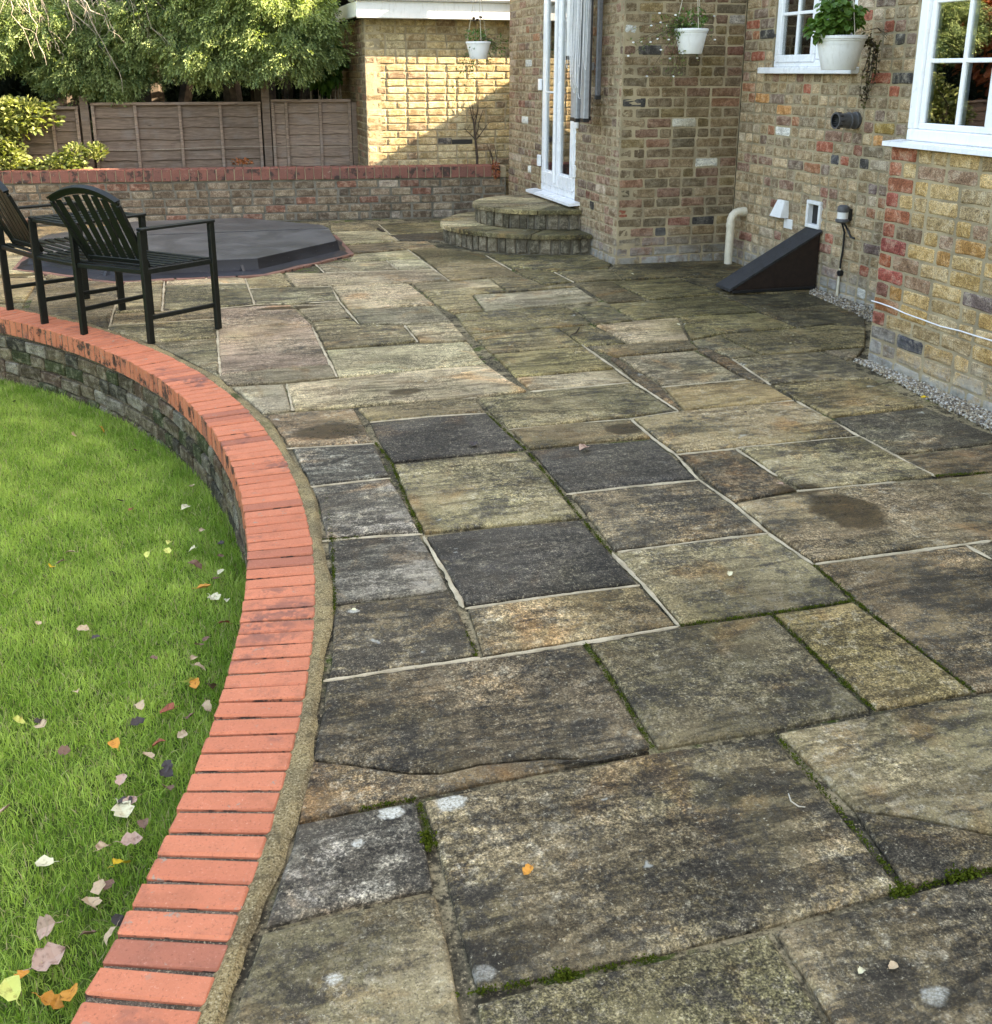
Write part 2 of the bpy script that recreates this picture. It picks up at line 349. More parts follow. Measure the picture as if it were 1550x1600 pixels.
def m_wood(nm='weathered_fence_wood',kf=1.):
    t=NT(nm); p=t.pos(obj_rnd=11.); g=t.pos()
    s=t.n('ShaderNodeVectorMath',operation='MULTIPLY',i0=p,i1=(1,6,18)).outputs[0]
    n=t.noise(s,4,8,.7,1.6); k=t.noise(p,5,5,.6); f=t.noise(s,26,5,.7)
    c=t.mix(t.ramp(n,.36,.62),(.24,.172,.132),(.12,.086,.066)); c=t.mix(t.ramp(k,.5,.7,0,.5),c,(.20,.17,.155)); c=t.mix(t.ramp(f,.58,.7,0,.6),c,(.05,.038,.03))
    v=t.n('ShaderNodeTexVoronoi'); t.set(v.inputs['Vector'],t.n('ShaderNodeVectorMath',operation='MULTIPLY',i0=p,i1=(1.1,1,5)).outputs[0]); v.inputs['Scale'].default_value=2.6
    c=t.mix(t.ramp(v.outputs['Distance'],.10,.03,0,.85),c,(.035,.025,.02))
    c=t.mix(1.,c,(kf,kf,kf),'MULTIPLY')
    return t.fin(c,.85,t.bump(t.math('ADD',n,f),.6,.004),.2)
MT=dict(
 brick=m_brick('stock_brick'), brick_dull=m_brick('weathered_shaded_brick',1.4,.5,.12), brick_old=m_brick('old_wall_brick',1.3,.7,.22,.0),
 mortar=m_mortar('lime_mortar'), mortar_dk=m_mortar('old_dark_mortar',(.20,.18,.145),(.10,.09,.07)),
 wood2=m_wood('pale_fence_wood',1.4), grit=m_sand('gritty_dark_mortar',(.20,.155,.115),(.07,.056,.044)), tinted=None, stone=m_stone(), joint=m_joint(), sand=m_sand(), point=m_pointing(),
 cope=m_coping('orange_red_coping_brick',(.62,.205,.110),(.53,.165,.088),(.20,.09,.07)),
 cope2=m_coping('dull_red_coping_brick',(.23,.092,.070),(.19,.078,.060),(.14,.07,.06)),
 tubred=m_coping('tub_border_brick',(.27,.135,.095),(.22,.12,.09),(.14,.08,.07)),
 white=m_plain('white_upvc',(.80,.81,.83),.28,.5,0,.02,6,0,.22), white_old=m_plain('white_paint',(.74,.74,.73),.5,.4,0,.04,12,0,.4),
 pot=m_plain('white_plastic_pot',(.78,.79,.80),.42,.45,0,.03,15,0,.3), dark=m_plain('dark_green_metal',(.0055,.0075,.006),.48,.3,0,.35,60,.2),
 black=m_plain('black_plastic',(.012,.012,.013),.45,.5,0,.3,50), greyp=m_plain('grey_plastic',(.09,.09,.095),.5,.4,0,.2,40),
 alu=m_plain('brushed_aluminium',(.36,.38,.41),.4,.5,.4,.1,30), cord=m_plain('white_cord',(.72,.72,.73),.6,.3,0,.1,80),
 cream=m_plain('cream_pipe',(.62,.56,.44),.45,.4,0,.08,18,0,.5), rope=m_plain('pale_rope',(.5,.45,.36),.8,.2,0,.2,60),
 brown=m_plain('dark_brown_board',(.022,.013,.010),.5,.4,0,.3,25), ramp=m_plain('dark_grey_felt',(.030,.031,.034),.6,.35,0,.35,40,.4,.9),
 soil=m_plain('bed_soil',(.05,.038,.028),.95,.1,0,.5,12,1.), bark=m_plain('grey_bark',(.07,.055,.042),.9,.15,0,.45,9,1.),
 twig=m_plain('pale_dead_twig',(.34,.29,.24),.85,.15,0,.3,30), dtwig=m_plain('dark_twig',(.06,.045,.035),.85,.15,0,.3,30),
 room=m_plain('dim_room',(.10,.09,.08),.8,.2,0,.3,2), curtain=m_plain('pale_curtain',(.42,.40,.37),.8,.2,0,.15,4),
 wood=m_wood(), glass=m_glass(), render=m_plain('plain_render',(.30,.26,.20),.9,.15,0,.2,3,.5), tile=m_plain('roof_tile',(.16,.08,.055),.85,.2,0,.4,6,.6),
 lawn=m_plain('lawn_soil',(.07,.11,.02),.95,.1,0,.5,14,1.),
 conifer=m_leafy('conifer_spray',(.05,.105,.045),(.46,.54,.22),.55,.30,.3),
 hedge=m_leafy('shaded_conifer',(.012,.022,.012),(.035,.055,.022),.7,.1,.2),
 varieg=m_leafy('variegated_leaf',(.07,.11,.03),(.36,.38,.15),.45,.30,.35),
 broad=m_leafy('green_leaf',(.045,.12,.022),(.16,.27,.06),.45,.3,.4),
 redleaf=m_leafy('copper_leaf',(.20,.055,.03),(.50,.20,.10),.5,.35,.3),
 vine=m_leafy('dark_red_vine',(.05,.03,.018),(.12,.13,.04),.5,.25,.3),
 moss=m_leafy('moss',(.035,.055,.006),(.10,.12,.014),.9,.15,.05),
)
def m_leaf():
    t=NT('fallen_leaf'); tc=t.tint().outputs['Color']; g=t.pos(); n=t.noise(g,60,5,.65)
    c=t.mix(t.ramp(n,.5,.68,0,.7),tc,t.mix(1.,tc,(.35,.25,.2),'MULTIPLY'))
    return t.fin(c,.6,t.bump(n,.4,.002),.3)
MT['leaf']=m_leaf()
def m_grass():
    t=NT('grass_blade'); c=t.tint().outputs['Color']; t.fin(c,.6,None,.2)
    tr=t.n('ShaderNodeBsdfTranslucent'); t.set(tr.inputs[0],t.mix(1.,c,(1.15,1.2,.7),'MULTIPLY'))
    mx=t.n('ShaderNodeMixShader',i0=.42); t.t.links.new(t.b.outputs[0],mx.inputs[1]); t.t.links.new(tr.outputs[0],mx.inputs[2]); t.t.links.new(mx.outputs[0],t.out.inputs[0]); return t.m
MT['grass']=m_grass()
def m_cover(name,c,r):
    t=NT(name); g=t.pos(); n=t.noise(g,3,6,.65,.4); f=t.noise(g,300,3,.6)
    cc=t.mix(t.ramp(n,.38,.66),c,tuple(x*1.5 for x in c)); cc=t.mix(t.ramp(t.noise(g,38,5,.7),.63,.72,0,.35),cc,(.25,.24,.21))
    return t.fin(cc,t.ramp(n,.3,.7,r*.8,r*1.2),t.bump(f,.25,.001,t.bump(t.noise(g,5,3),.3,.01)),.30)
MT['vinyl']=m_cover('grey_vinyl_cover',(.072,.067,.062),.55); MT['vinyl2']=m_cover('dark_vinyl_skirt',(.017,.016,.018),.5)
def m_t():
    t=NT('pebble_stone'); c=t.mix(t.ramp(t.noise(t.pos(),120,4),.4,.65,0,.5),t.tint().outputs['Color'],(.16,.13,.10)); return t.fin(c,.8,None,.25)
MT['tinted']=m_t()
# ================================================================== STRUCTURE
# ---- ground far sheet
g0=mesh('ground',[(-80,-80,-.62),(80,-80,-.62),(80,80,-.62),(-80,80,-.62)],[(0,1,2,3)],MT['lawn']); tag(obj('ground',g0),kind='structure')
# ---- lawn
def lawn_z(x,y): return -.345-.028*np.clip(np.asarray(y)-4,-1,5)
V=[];F=[];nrg=26;na=96
for i in range(nrg+1):
    for j in range(na):
        a=2*math.pi*j/na; r=5.34*i/nrg; x=CC[0]+r*math.cos(a); y=CC[1]+r*math.sin(a)
        V.append((x,y,float(lawn_z(x,y))-.012))
for i in range(nrg):
    for j in range(na): F.append((i*na+j,i*na+(j+1)%na,(i+1)*na+(j+1)%na,(i+1)*na+j))
lawn=tag(obj('lawn',mesh('lawn',V,F,MT['lawn'])),kind='structure')
far=mesh('lawn_far',[(-30,-25,-.44),(-9.6,-25,-.44),(-9.6,30,-.44),(-30,30,-.44)],[(0,1,2,3)],MT['lawn']); obj('lawn_ground',far,lawn)
# ---- patio bed
V=[];F=[];n=140;A0,A1=R(-78),R(150)
for i in range(n+1):
    a=A0+(A1-A0)*i/n
    V+=[(CC[0]+r*math.cos(a),CC[1]+r*math.sin(a),-.014) for r in (5.50,11.5)]
for i in range(n): F.append((2*i,2*i+1,2*i+3,2*i+2))
patio=tag(obj('patio',mesh('patio',V,F,MT['joint'])),kind='structure')
TONE={'K':((.080,.078,.075),.84),'k':((.19,.16,.11),.62),'D':((.31,.24,.14),.57),'G':((.33,.275,.150),.48),'g':((.36,.30,.185),.42),
 'T':((.36,.28,.15),.42),'Y':((.46,.345,.16),.27),'L':((.56,.46,.28),.24),'W':((.62,.53,.35),.18),'B':((.30,.215,.12),.52),'P':((.42,.31,.21),.36),'M':((.31,.25,.12),.44),'S':((.33,.30,.25),.60)}
def signed(P): x,y=P[:,0],P[:,1]; return .5*np.sum(x*np.roll(y,-1)-y*np.roll(x,-1))
def offset(P,d):
    e=np.roll(P,-1,0)-P; e/=np.linalg.norm(e,axis=1)[:,None]+1e-9; nn=np.c_[-e[:,1],e[:,0]]; pn=np.roll(nn,1,0)
    m=nn+pn; m/= (np.linalg.norm(m,axis=1)[:,None]+1e-6); k=np.clip(np.sum(m*nn,1),.45,1)
    return P+m*(d/k)[:,None]
def slabworld(P,tone,joint=.0065,lift=0.,thick=.04,clip=5.602,parent=None,step=.11):
    P=np.array(P,float)[:,:2]
    if signed(P)<0: P=P[::-1]
    Q=[]
    for i in range(len(P)):
        a,b=P[i],P[(i+1)%len(P)]; L=np.linalg.norm(b-a); k=max(1,int(L/step))
        for j in range(k):
            q=a+(b-a)*j/k
            if j>0: 
                nrm=np.array([-(b-a)[1],(b-a)[0]])/L; q=q+nrm*rnd.gauss(0,.0022)
            Q.append(q)
    Q=np.array(Q)
    if clip:
        d=Q-CC; r=np.hypot(d[:,0],d[:,1]); ins=r<clip
        if ins.all(): return None
        if ins.any():
            n=len(Q); st=next(i for i in range(n) if not ins[i] and ins[i-1]); O=[]; i=0
            while i<n:
                k=(st+i)%n
                if not ins[k]: O.append(Q[k]); i+=1; continue
                def cross_(a,b):
                    f0,f1=0.,1.
                    for _ in range(30):
                        fm=(f0+f1)/2; rr=np.linalg.norm(a+(b-a)*fm-CC)
                        if rr>clip: f0=fm
                        else: f1=fm
                    return a+(b-a)*f0
                a=cross_(Q[k-1],Q[k])
                while ins[(st+i)%n]: i+=1
                k2=(st+i)%n; b=cross_(Q[k2],Q[k2-1]); ta=math.atan2(*(a-CC)[::-1]); tb=math.atan2(*(b-CC)[::-1])
                m_=max(1,int(abs(tb-ta)*clip/.06)); O+=[CC+(clip+rnd.uniform(-.003,.004))*np.array([math.cos(ta+(tb-ta)*j/m_),math.sin(ta+(tb-ta)*j/m_)]) for j in range(m_+1)]
            Q=np.array(O)
    K=[Q[0]]
    for q in Q[1:]:
        if np.linalg.norm(q-K[-1])>.018: K.append(q)
    if np.linalg.norm(K[0]-K[-1])<.018: K.pop()
    Q=np.array(K)
    if len(Q)<3 or abs(signed(Q))<.004: return None
    A=offset(Q,joint); B=offset(A,.003); C=offset(A,.010); n=len(Q)
    tx,ty=rnd.gauss(0,.0016),rnd.gauss(0,.0016); zc=rnd.uniform(-.0015,.0025)+lift; c0=Q.mean(0)
    def z(P,dz): return [(p[0],p[1],zc+dz+tx*(p[0]-c0[0])+ty*(p[1]-c0[1])) for p in P]
    V=z(A,-thick)+z(A,-.007)+z(B,-.0028)+z(C,0)
    V=[(x,y,(zz if k<3*n and k>=0 else zz)) for k,(x,y,zz) in enumerate(V)]
    F=[(r*n+i,r*n+(i+1)%n,(r+1)*n+(i+1)%n,(r+1)*n+i) for r in range(3) for i in range(n)]+[tuple(range(3*n,4*n))]
    t,dk=TONE[tone]; f=rnd.uniform(.82,1.17); t=tuple(x*f*rnd.uniform(.96,1.04) for x in t)
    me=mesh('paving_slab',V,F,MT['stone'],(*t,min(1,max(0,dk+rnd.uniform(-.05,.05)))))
    return obj('paving_slab',me,parent or patio)
def S(tone,*px,**k): return slabworld([G(*p) for p in px],tone,**k)
# foreground
S('D',(657,1246),(1020,1171),(1212,1146),(1414,1388),(1202,1447),(1025,1492),(860,1525),(743,1552),(700,1400))
S('G',(1213,1142),(1363,1113),(1525,1085),(1640,1060),(1750,1150),(1700,1300),(1550,1300),(1440,1276),(1333,1262),joint=.005)
S('D',(1333,1263),(1440,1278),(1550,1302),(1700,1302),(1780,1310),(1550,1357),(1416,1386),joint=.004)
S('D',(1204,1449),(1420,1391),(1550,1358),(1850,1292),(2000,1500),(1800,1900),(1420,1800))
S('G',(741,1563),(860,1530),(1025,1495),(1202,1450),(1300,1600),(1430,1850),(760,1850),(750,1700))
S('L',(742,1570),(745,1576),(748,1584),(744,1586),joint=.0)
S('S',(380,1293),(455,1285),(565,1263),(654,1247),(668,1310),(682,1387),(545,1415),(395,1453),(330,1465))
S('g',(330,1470),(395,1456),(545,1418),(684,1390),(706,1480),(728,1600),(748,1850),(250,1850))
S('L',(688,1392),(712,1470),(733,1556),(733,1563),(724,1568),(700,1470),(686,1400),joint=.003)
S('D',(430,1075),(503,1062),(750,1027),(912,1004),(970,1085),(1018,1165),(930,1182),(860,1180),(750,1190),(690,1204),(640,1204),(560,1192),(485,1183),(430,1180),joint=.004)
S('B',(430,1182),(485,1185),(560,1194),(640,1206),(690,1206),(750,1192),(860,1182),(930,1184),(1018,1167),(1020,1170),(840,1205),(653,1243),(565,1262),(455,1284),(380,1292),joint=.004)
S('G',(918,1004),(1062,977),(1205,958),(1275,1025),(1364,1108),(1210,1139),(1026,1168),(970,1080))
S('Y',(1207,957),(1333,938),(1430,1008),(1523,1080),(1367,1108),(1278,1025))
S('B',(1272,880),(1425,860),(1510,850),(1545,872),(1720,985),(1880,1060),(1640,1062),(1527,1081),(1430,1008),(1337,937))
S('D',(1512,848),(1700,822),(1950,950),(1880,1058),(1722,984),(1547,870))
S('T',(728,950),(860,930),(1000,913),(1058,974),(900,1000),(752,1024),(740,985))
S('K',(664,837),(785,822),(908,811),(955,862),(998,910),(860,928),(727,946),(695,890))
S('G',(959,862),(1080,845),(1200,832),(1270,879),(1333,937),(1205,955),(1062,974),(1010,915))
S('D',(440,958),(520,946),(612,934),(704,920),(725,965),(750,1021),(640,1040),(505,1060),(420,1075))
S('S',(430,852),(503,844),(580,837),(658,833),(682,875),(703,918),(612,931),(520,943),(430,955))
S('S',(420,768),(482,761),(560,752),(610,746),(635,785),(657,830),(580,834),(503,841),(420,850))
S('S',(380,705),(445,700),(520,696),(586,692),(610,742),(560,749),(482,758),(400,765))
S('B',(350,655),(403,649),(480,642),(554,637),(568,660),(585,690),(520,694),(445,698),(370,703))
S('K',(577,660),(670,650),(762,644),(790,672),(821,700),(720,710),(612,721),(592,690))
S('G',(614,724),(720,713),(822,703),(866,755),(908,808),(785,819),(662,832),(635,780))
S('T',(797,670),(870,662),(984,654),(1000,668),(1019,682),(920,690),(827,700))
S('K',(829,703),(920,693),(1021,685),(1055,713),(1091,746),(985,757),(886,769),(858,738))
S('D',(890,771),(985,760),(1094,749),(1145,786),(1198,829),(1080,843),(959,859),(925,815))
S('B',(1060,708),(1150,700),(1190,728),(1248,764),(1190,774),(1146,782),(1100,745))
S('T',(1148,785),(1190,777),(1250,767),(1325,758),(1465,746),(1600,732),(1790,815),(1510,847),(1425,856),(1271,877),(1205,830))
S('G',(1154,698),(1250,689),(1344,680),(1400,711),(1460,741),(1360,753),(1252,763),(1200,731))
S('T',(989,652),(1065,641),(1125,635),(1240,625),(1298,652),(1338,679),(1250,687),(1150,697),(1058,706),(1022,681))
S('k',(1302,652),(1372,644),(1447,635),(1510,662),(1580,687),(1500,697),(1395,709),(1345,679))
S('B',(1398,711),(1500,700),(1582,689),(1720,740),(1600,730),(1465,743),(1430,728))
S('M',(1206,601),(1261,596),(1365,592),(1404,612),(1446,633),(1372,642),(1300,650),(1245,623))
S('G',(1145,560),(1189,554),(1284,548),(1320,562),(1364,590),(1261,594),(1205,599))
S('g',(1287,547),(1353,542),(1345,552),(1335,560),(1322,561))
S('B',(1089,546),(1107,544),(1142,560),(1200,599),(1167,591),joint=.004)
S('g',(965,557),(1030,551),(1086,547),(1125,568),(1162,590),(1100,598),(1035,602))
S('B',(952,558),(962,557),(1034,603),(1064,640),(1000,600),joint=.003)
S('Y',(1037,604),(1100,600),(1166,592),(1203,601),(1241,624),(1150,632),(1069,640))
S('T',(748,621),(830,611),(985,596),(1020,618),(1056,641),(920,655),(796,668),(764,643))
S('T',(557,637),(650,628),(744,620),(760,643),(670,649),(578,657))
S('L',(447,599),(525,591),(600,583),(680,575),(761,568),(800,595),(825,609),(745,618),(550,634),(459,640))
S('W',(320,607),(390,601),(444,599),(452,620),(457,640),(400,646),(350,651))
S('P',(338,483),(400,478),(455,476),(487,506),(502,540),(516,568),(430,573),(345,584),(341,540),joint=.004)
S('L',(344,585),(430,575),(517,569),(526,588),(440,597),(345,601),(330,603),joint=.004)
S('g',(457,476),(530,471),(548,495),(486,501))
S('G',(487,503),(549,497),(563,507),(632,508),(652,532),(580,539),(508,544))
S('L',(634,508),(694,503),(709,504),(732,532),(655,533))
S('L',(509,546),(620,539),(732,533),(745,550),(760,567),(650,577),(528,588))
S('L',(518,447),(580,444),(639,443),(680,475),(610,479),(543,482))
S('g',(543,483),(610,480),(681,477),(707,502),(640,505),(564,506))
S('g',(388,451),(450,448),(519,447),(530,470),(460,473),(399,475))
S('T',(384,435),(440,425),(457,446),(388,449))
S('L',(444,425),(508,426),(600,423),(678,421),(701,437),(640,441),(518,445),(460,446))
S('L',(495,413),(545,409),(603,407),(622,420),(560,423),(509,425))
S('W',(606,406),(657,403),(678,420),(624,420))
S('T',(541,383),(622,377),(670,377),(687,388),(637,388),(551,395))
S('L',(551,397),(637,390),(656,402),(604,405),(546,408))
S('T',(514,349),(590,350),(602,359),(518,361)); S('L',(518,362),(603,360),(621,375),(538,382))
S('M',(593,350),(702,346),(702,361),(609,366)); S('k',(609,367),(702,362),(724,382),(672,376),(624,375))
S('T',(640,389),(690,388),(757,397),(785,414),(818,431),(763,433),(702,437),(670,410))
S('L',(642,442),(700,439),(763,435),(782,447),(710,451),(658,453))
S('T',(658,454),(730,449),(782,448),(792,455),(737,459),(756,484),(708,489),(682,475))
S('W',(738,459),(793,457),(903,448),(937,471),(883,474),(820,480),(758,485))
S('T',(765,434),(816,432),(849,445),(902,446),(794,455))
S('M',(762,398),(916,398),(956,411),(951,419),(863,423),(797,414))
S('M',(797,416),(862,424),(895,439),(851,444),(820,431))
S('G',(868,424),(951,420),(974,436),(899,439))
S('D',(958,412),(1050,408),(1126,406),(1160,414),(1180,425),(1168,431),(1060,432),(976,436),(954,420))
S('T',(904,444),(953,438),(1012,468),(949,472)); S('M',(956,439),(1060,434),(1104,450),(1126,458),(1014,467))
S('D',(1062,434),(1168,433),(1260,430),(1290,458),(1200,457),(1128,458),(1106,450))
S('M',(951,474),(1013,469),(1130,460),(1185,486),(1100,492),(992,498))
S('G',(893,480),(947,475),(990,499),(928,506))
S('M',(710,490),(757,486),(886,478),(924,506),(871,510),(800,515),(732,520))
S('M',(733,521),(800,516),(870,511),(912,540),(840,546),(768,552))
S('M',(873,511),(926,507),(980,535),(912,540))
S('Y',(770,553),(840,547),(912,541),(961,574),(880,582),(804,588))
S('g',(805,589),(880,583),(962,576),(987,595),(900,603),(829,610))
S('L',(930,507),(991,501),(1060,495),(1077,529),(983,535)); S('T',(914,541),(982,537),(1078,531),(1092,544),(963,556))
S('M',(1062,495),(1185,488),(1246,510),(1121,521),(1079,530)); S('G',(1080,531),(1122,523),(1187,553),(1143,558),(1107,543),(1093,545))
S('M',(1124,522),(1247,512),(1305,506),(1354,512),(1353,540),(1284,546),(1190,553))
S('D',(1132,462),(1200,459),(1262,457),(1300,471),(1353,494),(1355,510),(1305,505),(1248,510),(1187,486))
# behind the seats and to the left
S('G',(258,446),(330,443),(387,443),(397,474),(330,480),(254,484))
S('L',(259,432),(340,430),(382,434),(386,441),(330,442),(258,445))
S('T',(177,489),(253,486),(336,481),(337,496),(250,502),(173,507))
S('G',(172,508),(250,503),(337,498),(340,525),(225,533),(150,540),(100,530))
S('g',(150,542),(225,535),(340,527),(343,560),(344,602),(300,590),(220,570))
S('g',(195,437),(257,434),(252,484),(178,487))
S('G',(60,440),(193,437),(176,487),(170,519),(120,520),(30,510))
S('L',(-300,362),(20,356),(64,378),(66,396),(-300,402)); S('L',(-320,404),(62,398),(74,418),(68,431),(-320,442))
S('T',(-320,444),(64,433),(58,441),(40,470),(-320,486)); S('G',(-320,488),(40,472),(20,520),(-200,560)); S('T',(22,356),(200,348),(90,372),(66,378))
S('T',(76,420),(120,430),(194,436),(100,439),(70,434))
# behind / beside the camera, out of the frame
for i in range(5):
    y0=-4+i*.95
    for j in range(4):
        x0=-.6+j*.98+(i%2)*.2
        slabworld([(x0,y0),(x0+.98,y0),(x0+.98,y0+.95),(x0,y0+.95)],rnd.choice('DGTB'))
for i in range(6):
    x0=-5.2+i*.7; slabworld([(x0,8.9),(x0+.7,8.9),(x0+.7,9.6),(x0,9.6)],rnd.choice('TGLg')) if x0<-3.6 else None
    slabworld([(x0,9.6),(x0+.7,9.6),(x0+.7,10.5),(x0,10.5)],rnd.choice('TGLg')) if x0<-3.6 else None
# pale pointing in some joints
def ribbon(mb,P,w,z,jit=.35,zj=.0012,step=.02):
    P=[np.array(p[:2]) for p in P]; Q=[]
    for a,b in zip(P[:-1],P[1:]):
        k=max(2,int(np.linalg.norm(b-a)/step)); Q+=[a+(b-a)*i/k for i in range(k)]
    Q.append(P[-1]); V=[]
    for i,q in enumerate(Q):
        d=Q[min(i+1,len(Q)-1)]-Q[max(i-1,0)]; d/=np.linalg.norm(d)+1e-9; nn=np.array([-d[1],d[0]])
        sm=1+.45*math.sin(i*.41+len(P))*math.sin(i*.17+1); wl=w*sm*(1+rnd.gauss(0,jit)); wr=w*sm*(1+rnd.gauss(0,jit)); wl=max(wl,.002); wr=max(wr,.002)
        if i in(0,len(Q)-1): wl=wr=.002
        V+=[(*(q+nn*wl),z-.003),(*(q+nn*wl*.5),z+rnd.uniform(0,zj)),(*(q-nn*wr*.5),z+rnd.uniform(0,zj)),(*(q-nn*wr),z-.003)]
    F=[(4*i+k,4*i+k+1,4*i+k+5,4*i+k+4) for i in range(len(Q)-1) for k in range(3)]
    mb.add(V,[f[::-1] for f in F])
PT=[[(1062,976),(1010,915),(957,862)],[(727,948),(860,929),(1000,912)],[(700,1035),(900,1003),(1060,976)],[(662,836),(695,890),(725,947)],[(1200,830),(1271,879)],[(1271,879),(1425,859),(1550,842)],[(1092,747),(1145,784),(1200,830)],
 [(965,860),(1100,843),(1200,831)],[(885,770),(985,758),(1092,748)],[(985,652),(1021,683),(1056,708),(1092,747)],[(1245,765),(1325,758),(1400,751)],[(1056,708),(1150,699)],[(1150,699),(1215,742)],[(1150,698),(1344,680)],
 [(1344,680),(1462,742)],[(1245,625),(1344,680)],[(1105,640),(1240,624)],[(795,669),(985,653),(1060,641)],[(985,652),(1000,600+66)],[(578,658),(670,649),(762,644)],[(505,1061),(620,1043),(750,1025)],
 [(503,843),(580,836),(660,832)],[(482,759),(560,750),(610,745)],[(445,699),(520,695),(587,691)],[(1510,849),(1550,871)],
 [(909,537),(962,574),(992,596),(1060,640)],[(1034,603),(1165,591)],[(488,510),(505,545),(527,588)],[(338,482),(341,540),(345,600)],[(517,447),(531,471),(561,505)],[(383,434),(398,475)],[(604,406),(622,420)],[(493,412),(507,425)],
 [(637,389),(680,421),(702,438)],[(592,350),(622,375)],[(257,434),(253,485)],[(193,437),(176,488),(168,520)],[(253,485),(338,481),(398,475)],[(398,475),(460,472),(530,470)],[(759,398),(800,421)],[(866,424),(897,440)],[(632,507),(653,533)],
 [(620,612+24),(585+160,619)],[(172,507),(338,497)],[(1144,559),(1205,600)],[(828,610),(985,596)],[(448,598),(458,640)],[(388,450),(518,446)],[(508,425),(600,422),(680,420)],[(258,446),(330,442),(386,442)]]
mb=MB()
for s_ in PT: ribbon(mb,[G(*p) for p in s_],.0070,-.0042,.22)
mb.build('pointing',MT['point'],patio)
tag(patio.children[-1],kind='stuff') if False else None
# sandy haunching strip behind the coping
mb=MB(); V=[];n=420
for i in range(n+1):
    a=R(-70)+R(215)*i/n; o=5.600+.010*math.sin(i*.37)+rnd.uniform(-.004,.004)
    for r,z in ((5.548,-.004),(5.562,.004+rnd.uniform(0,.003)),(o-.012,.003+rnd.uniform(0,.003)),(o,-.006)):
        V.append((CC[0]+r*math.cos(a),CC[1]+r*math.sin(a),z))
mb.add(V,[(4*i+k,4*i+k+1,4*i+k+5,4*i+k+4) for i in range(n) for k in range(3)]); mb.build('mortar_fillet',MT['sand'],patio,True)
# ================================================================== curved retaining wall
cw=empty('garden_wall',(CC[0]+5.45,CC[1],-.4)); tag(cw,'curved low retaining wall with orange red brick coping beside the lawn','wall')
cw.matrix_world=Matrix.Identity(4); 
def block(w,d,h,bev=.004,jit=.0015,seed=0,inset=0.):
    """worn brick: box w (x) d (y) h (z) centred, top/front chamfered"""
    m=MB(); m.hull((-w/2,-d/2,-h/2),(w/2,d/2,h/2),np.eye(3),bev); r=random.Random(seed)
    m.V=[(x+r.uniform(-jit,jit),y+r.uniform(-jit,jit),z+r.uniform(-jit,jit)*.6) for x,y,z in m.V]; return m
cope=[]
for k in range(6):
    b=block(.0555,.208,.100,.004,.0016,k); wedge=[]
    b.V=[(x*(1+.0187*(-y/.104)),y,z) for x,y,z in b.V]
    cope.append(mesh('coping_brick',b.V,b.F,MT['cope']))
cope2=[]
pitch=.0675/RO; a=R(-62); i=0
while a<R(140):
    rz=rnd.gauss(0,.004); z=-.046+rnd.gauss(0,.0011); r=(RO+RI)/2+rnd.gauss(0,.0016)
    mw=Matrix.Translation((CC[0]+r*math.cos(a),CC[1]+r*math.sin(a),z))@Matrix.Rotation(a+math.pi/2+rz,4,'Z')@Matrix.Rotation(rnd.gauss(0,.007),4,'X')
    obj('coping_brick',cope[i%6],cw,mw); a+=pitch*(1+rnd.gauss(0,.012)); i+=1
# mortar in the coping and backing wall core
mb=MB(); n=260; V=[]
prof=((5.368,-.60),(5.368,-.100),(5.353,-.098),(5.353,-.0045),(5.548,-.0045),(5.548,-.5))
for i in range(n+1):
    a=R(-66)+R(210)*i/n
    V+=[(CC[0]+r*math.cos(a),CC[1]+r*math.sin(a),z) for r,z in prof]
q=len(prof); mb.add(V,[(q*i+k,q*i+k+1,q*i+q+k+1,q*i+q+k) for i in range(n) for k in range(q-1)]); mb.build('mortar_core',MT['grit'],cw)
# rough stones / bricks of the face
PAL_OLD=[(.13,.10,.062),(.09,.07,.045),(.155,.125,.08),(.055,.05,.036),(.18,.16,.12),(.12,.08,.055),(.055,.065,.028),(.21,.19,.15)]
def brickmesh(name,w,h,d,mat,tint,seed,rough=1.):
    """front face towards -Y at y=0 (local), u = x, z up; body goes to +Y"""
    r=random.Random(seed); j=.0028*rough; m=MB(); c=.014
    def ring(ins,y):
        x0,x1,z0,z1=-w/2+ins,w/2-ins,-h/2+ins,h/2-ins; cc=c*.6
        P=[(x0+cc,z0),(0,z0),(x1-cc,z0),(x1,z0+cc),(x1,z1-cc),(x1-cc,z1),(0,z1),(x0+cc,z1),(x0,z1-cc),(x0,z0+cc)]
        return [(x,y,z) for x,z in P]
    A=ring(0,d); jj=[(r.uniform(-j,j),r.uniform(-j,j)) for _ in A]
    B=[(x+a,.0055,z+b) for (x,_,z),(a,b) in zip(ring(0,0),jj)]
    A=[(x+a,d,z+b) for (x,_,z),(a,b) in zip(A,jj)]
    C=[(x+a,r.uniform(0,.0018),z+b) for (x,_,z),(a,b) in zip(ring(.0055,0),jj)]
    D=[(x+a,r.uniform(-.002,.0015)*rough,z+b) for (x,_,z),(a,b) in zip(ring(.018,0),[(r.uniform(-j,j),r.uniform(-j,j)) for _ in A])]
    V=A+B+C+D; n=10
    F=[(k*n+i,k*n+(i+1)%n,(k+1)*n+(i+1)%n,(k+1)*n+i) for k in range(3) for i in range(n)]+[tuple(range(3*n,4*n))]
    return V,F
BC={}
def bmesh_cached(w,h,mat,tint,rough=1.,name='brick',d=.03):
    v=rnd.randrange(4); key=(round(w,2),round(h,3),mat,tuple(round(x,3) for x in tint),v,rough,name,d)
    if key not in BC:
        V,F=brickmesh(name,round(w,2) if abs(w-round(w,2))<.004 else w,h,d,MT[mat],tint,v*17+3,rough); BC[key]=mesh(name,V,F,MT[mat],tint)
    return BC[key]
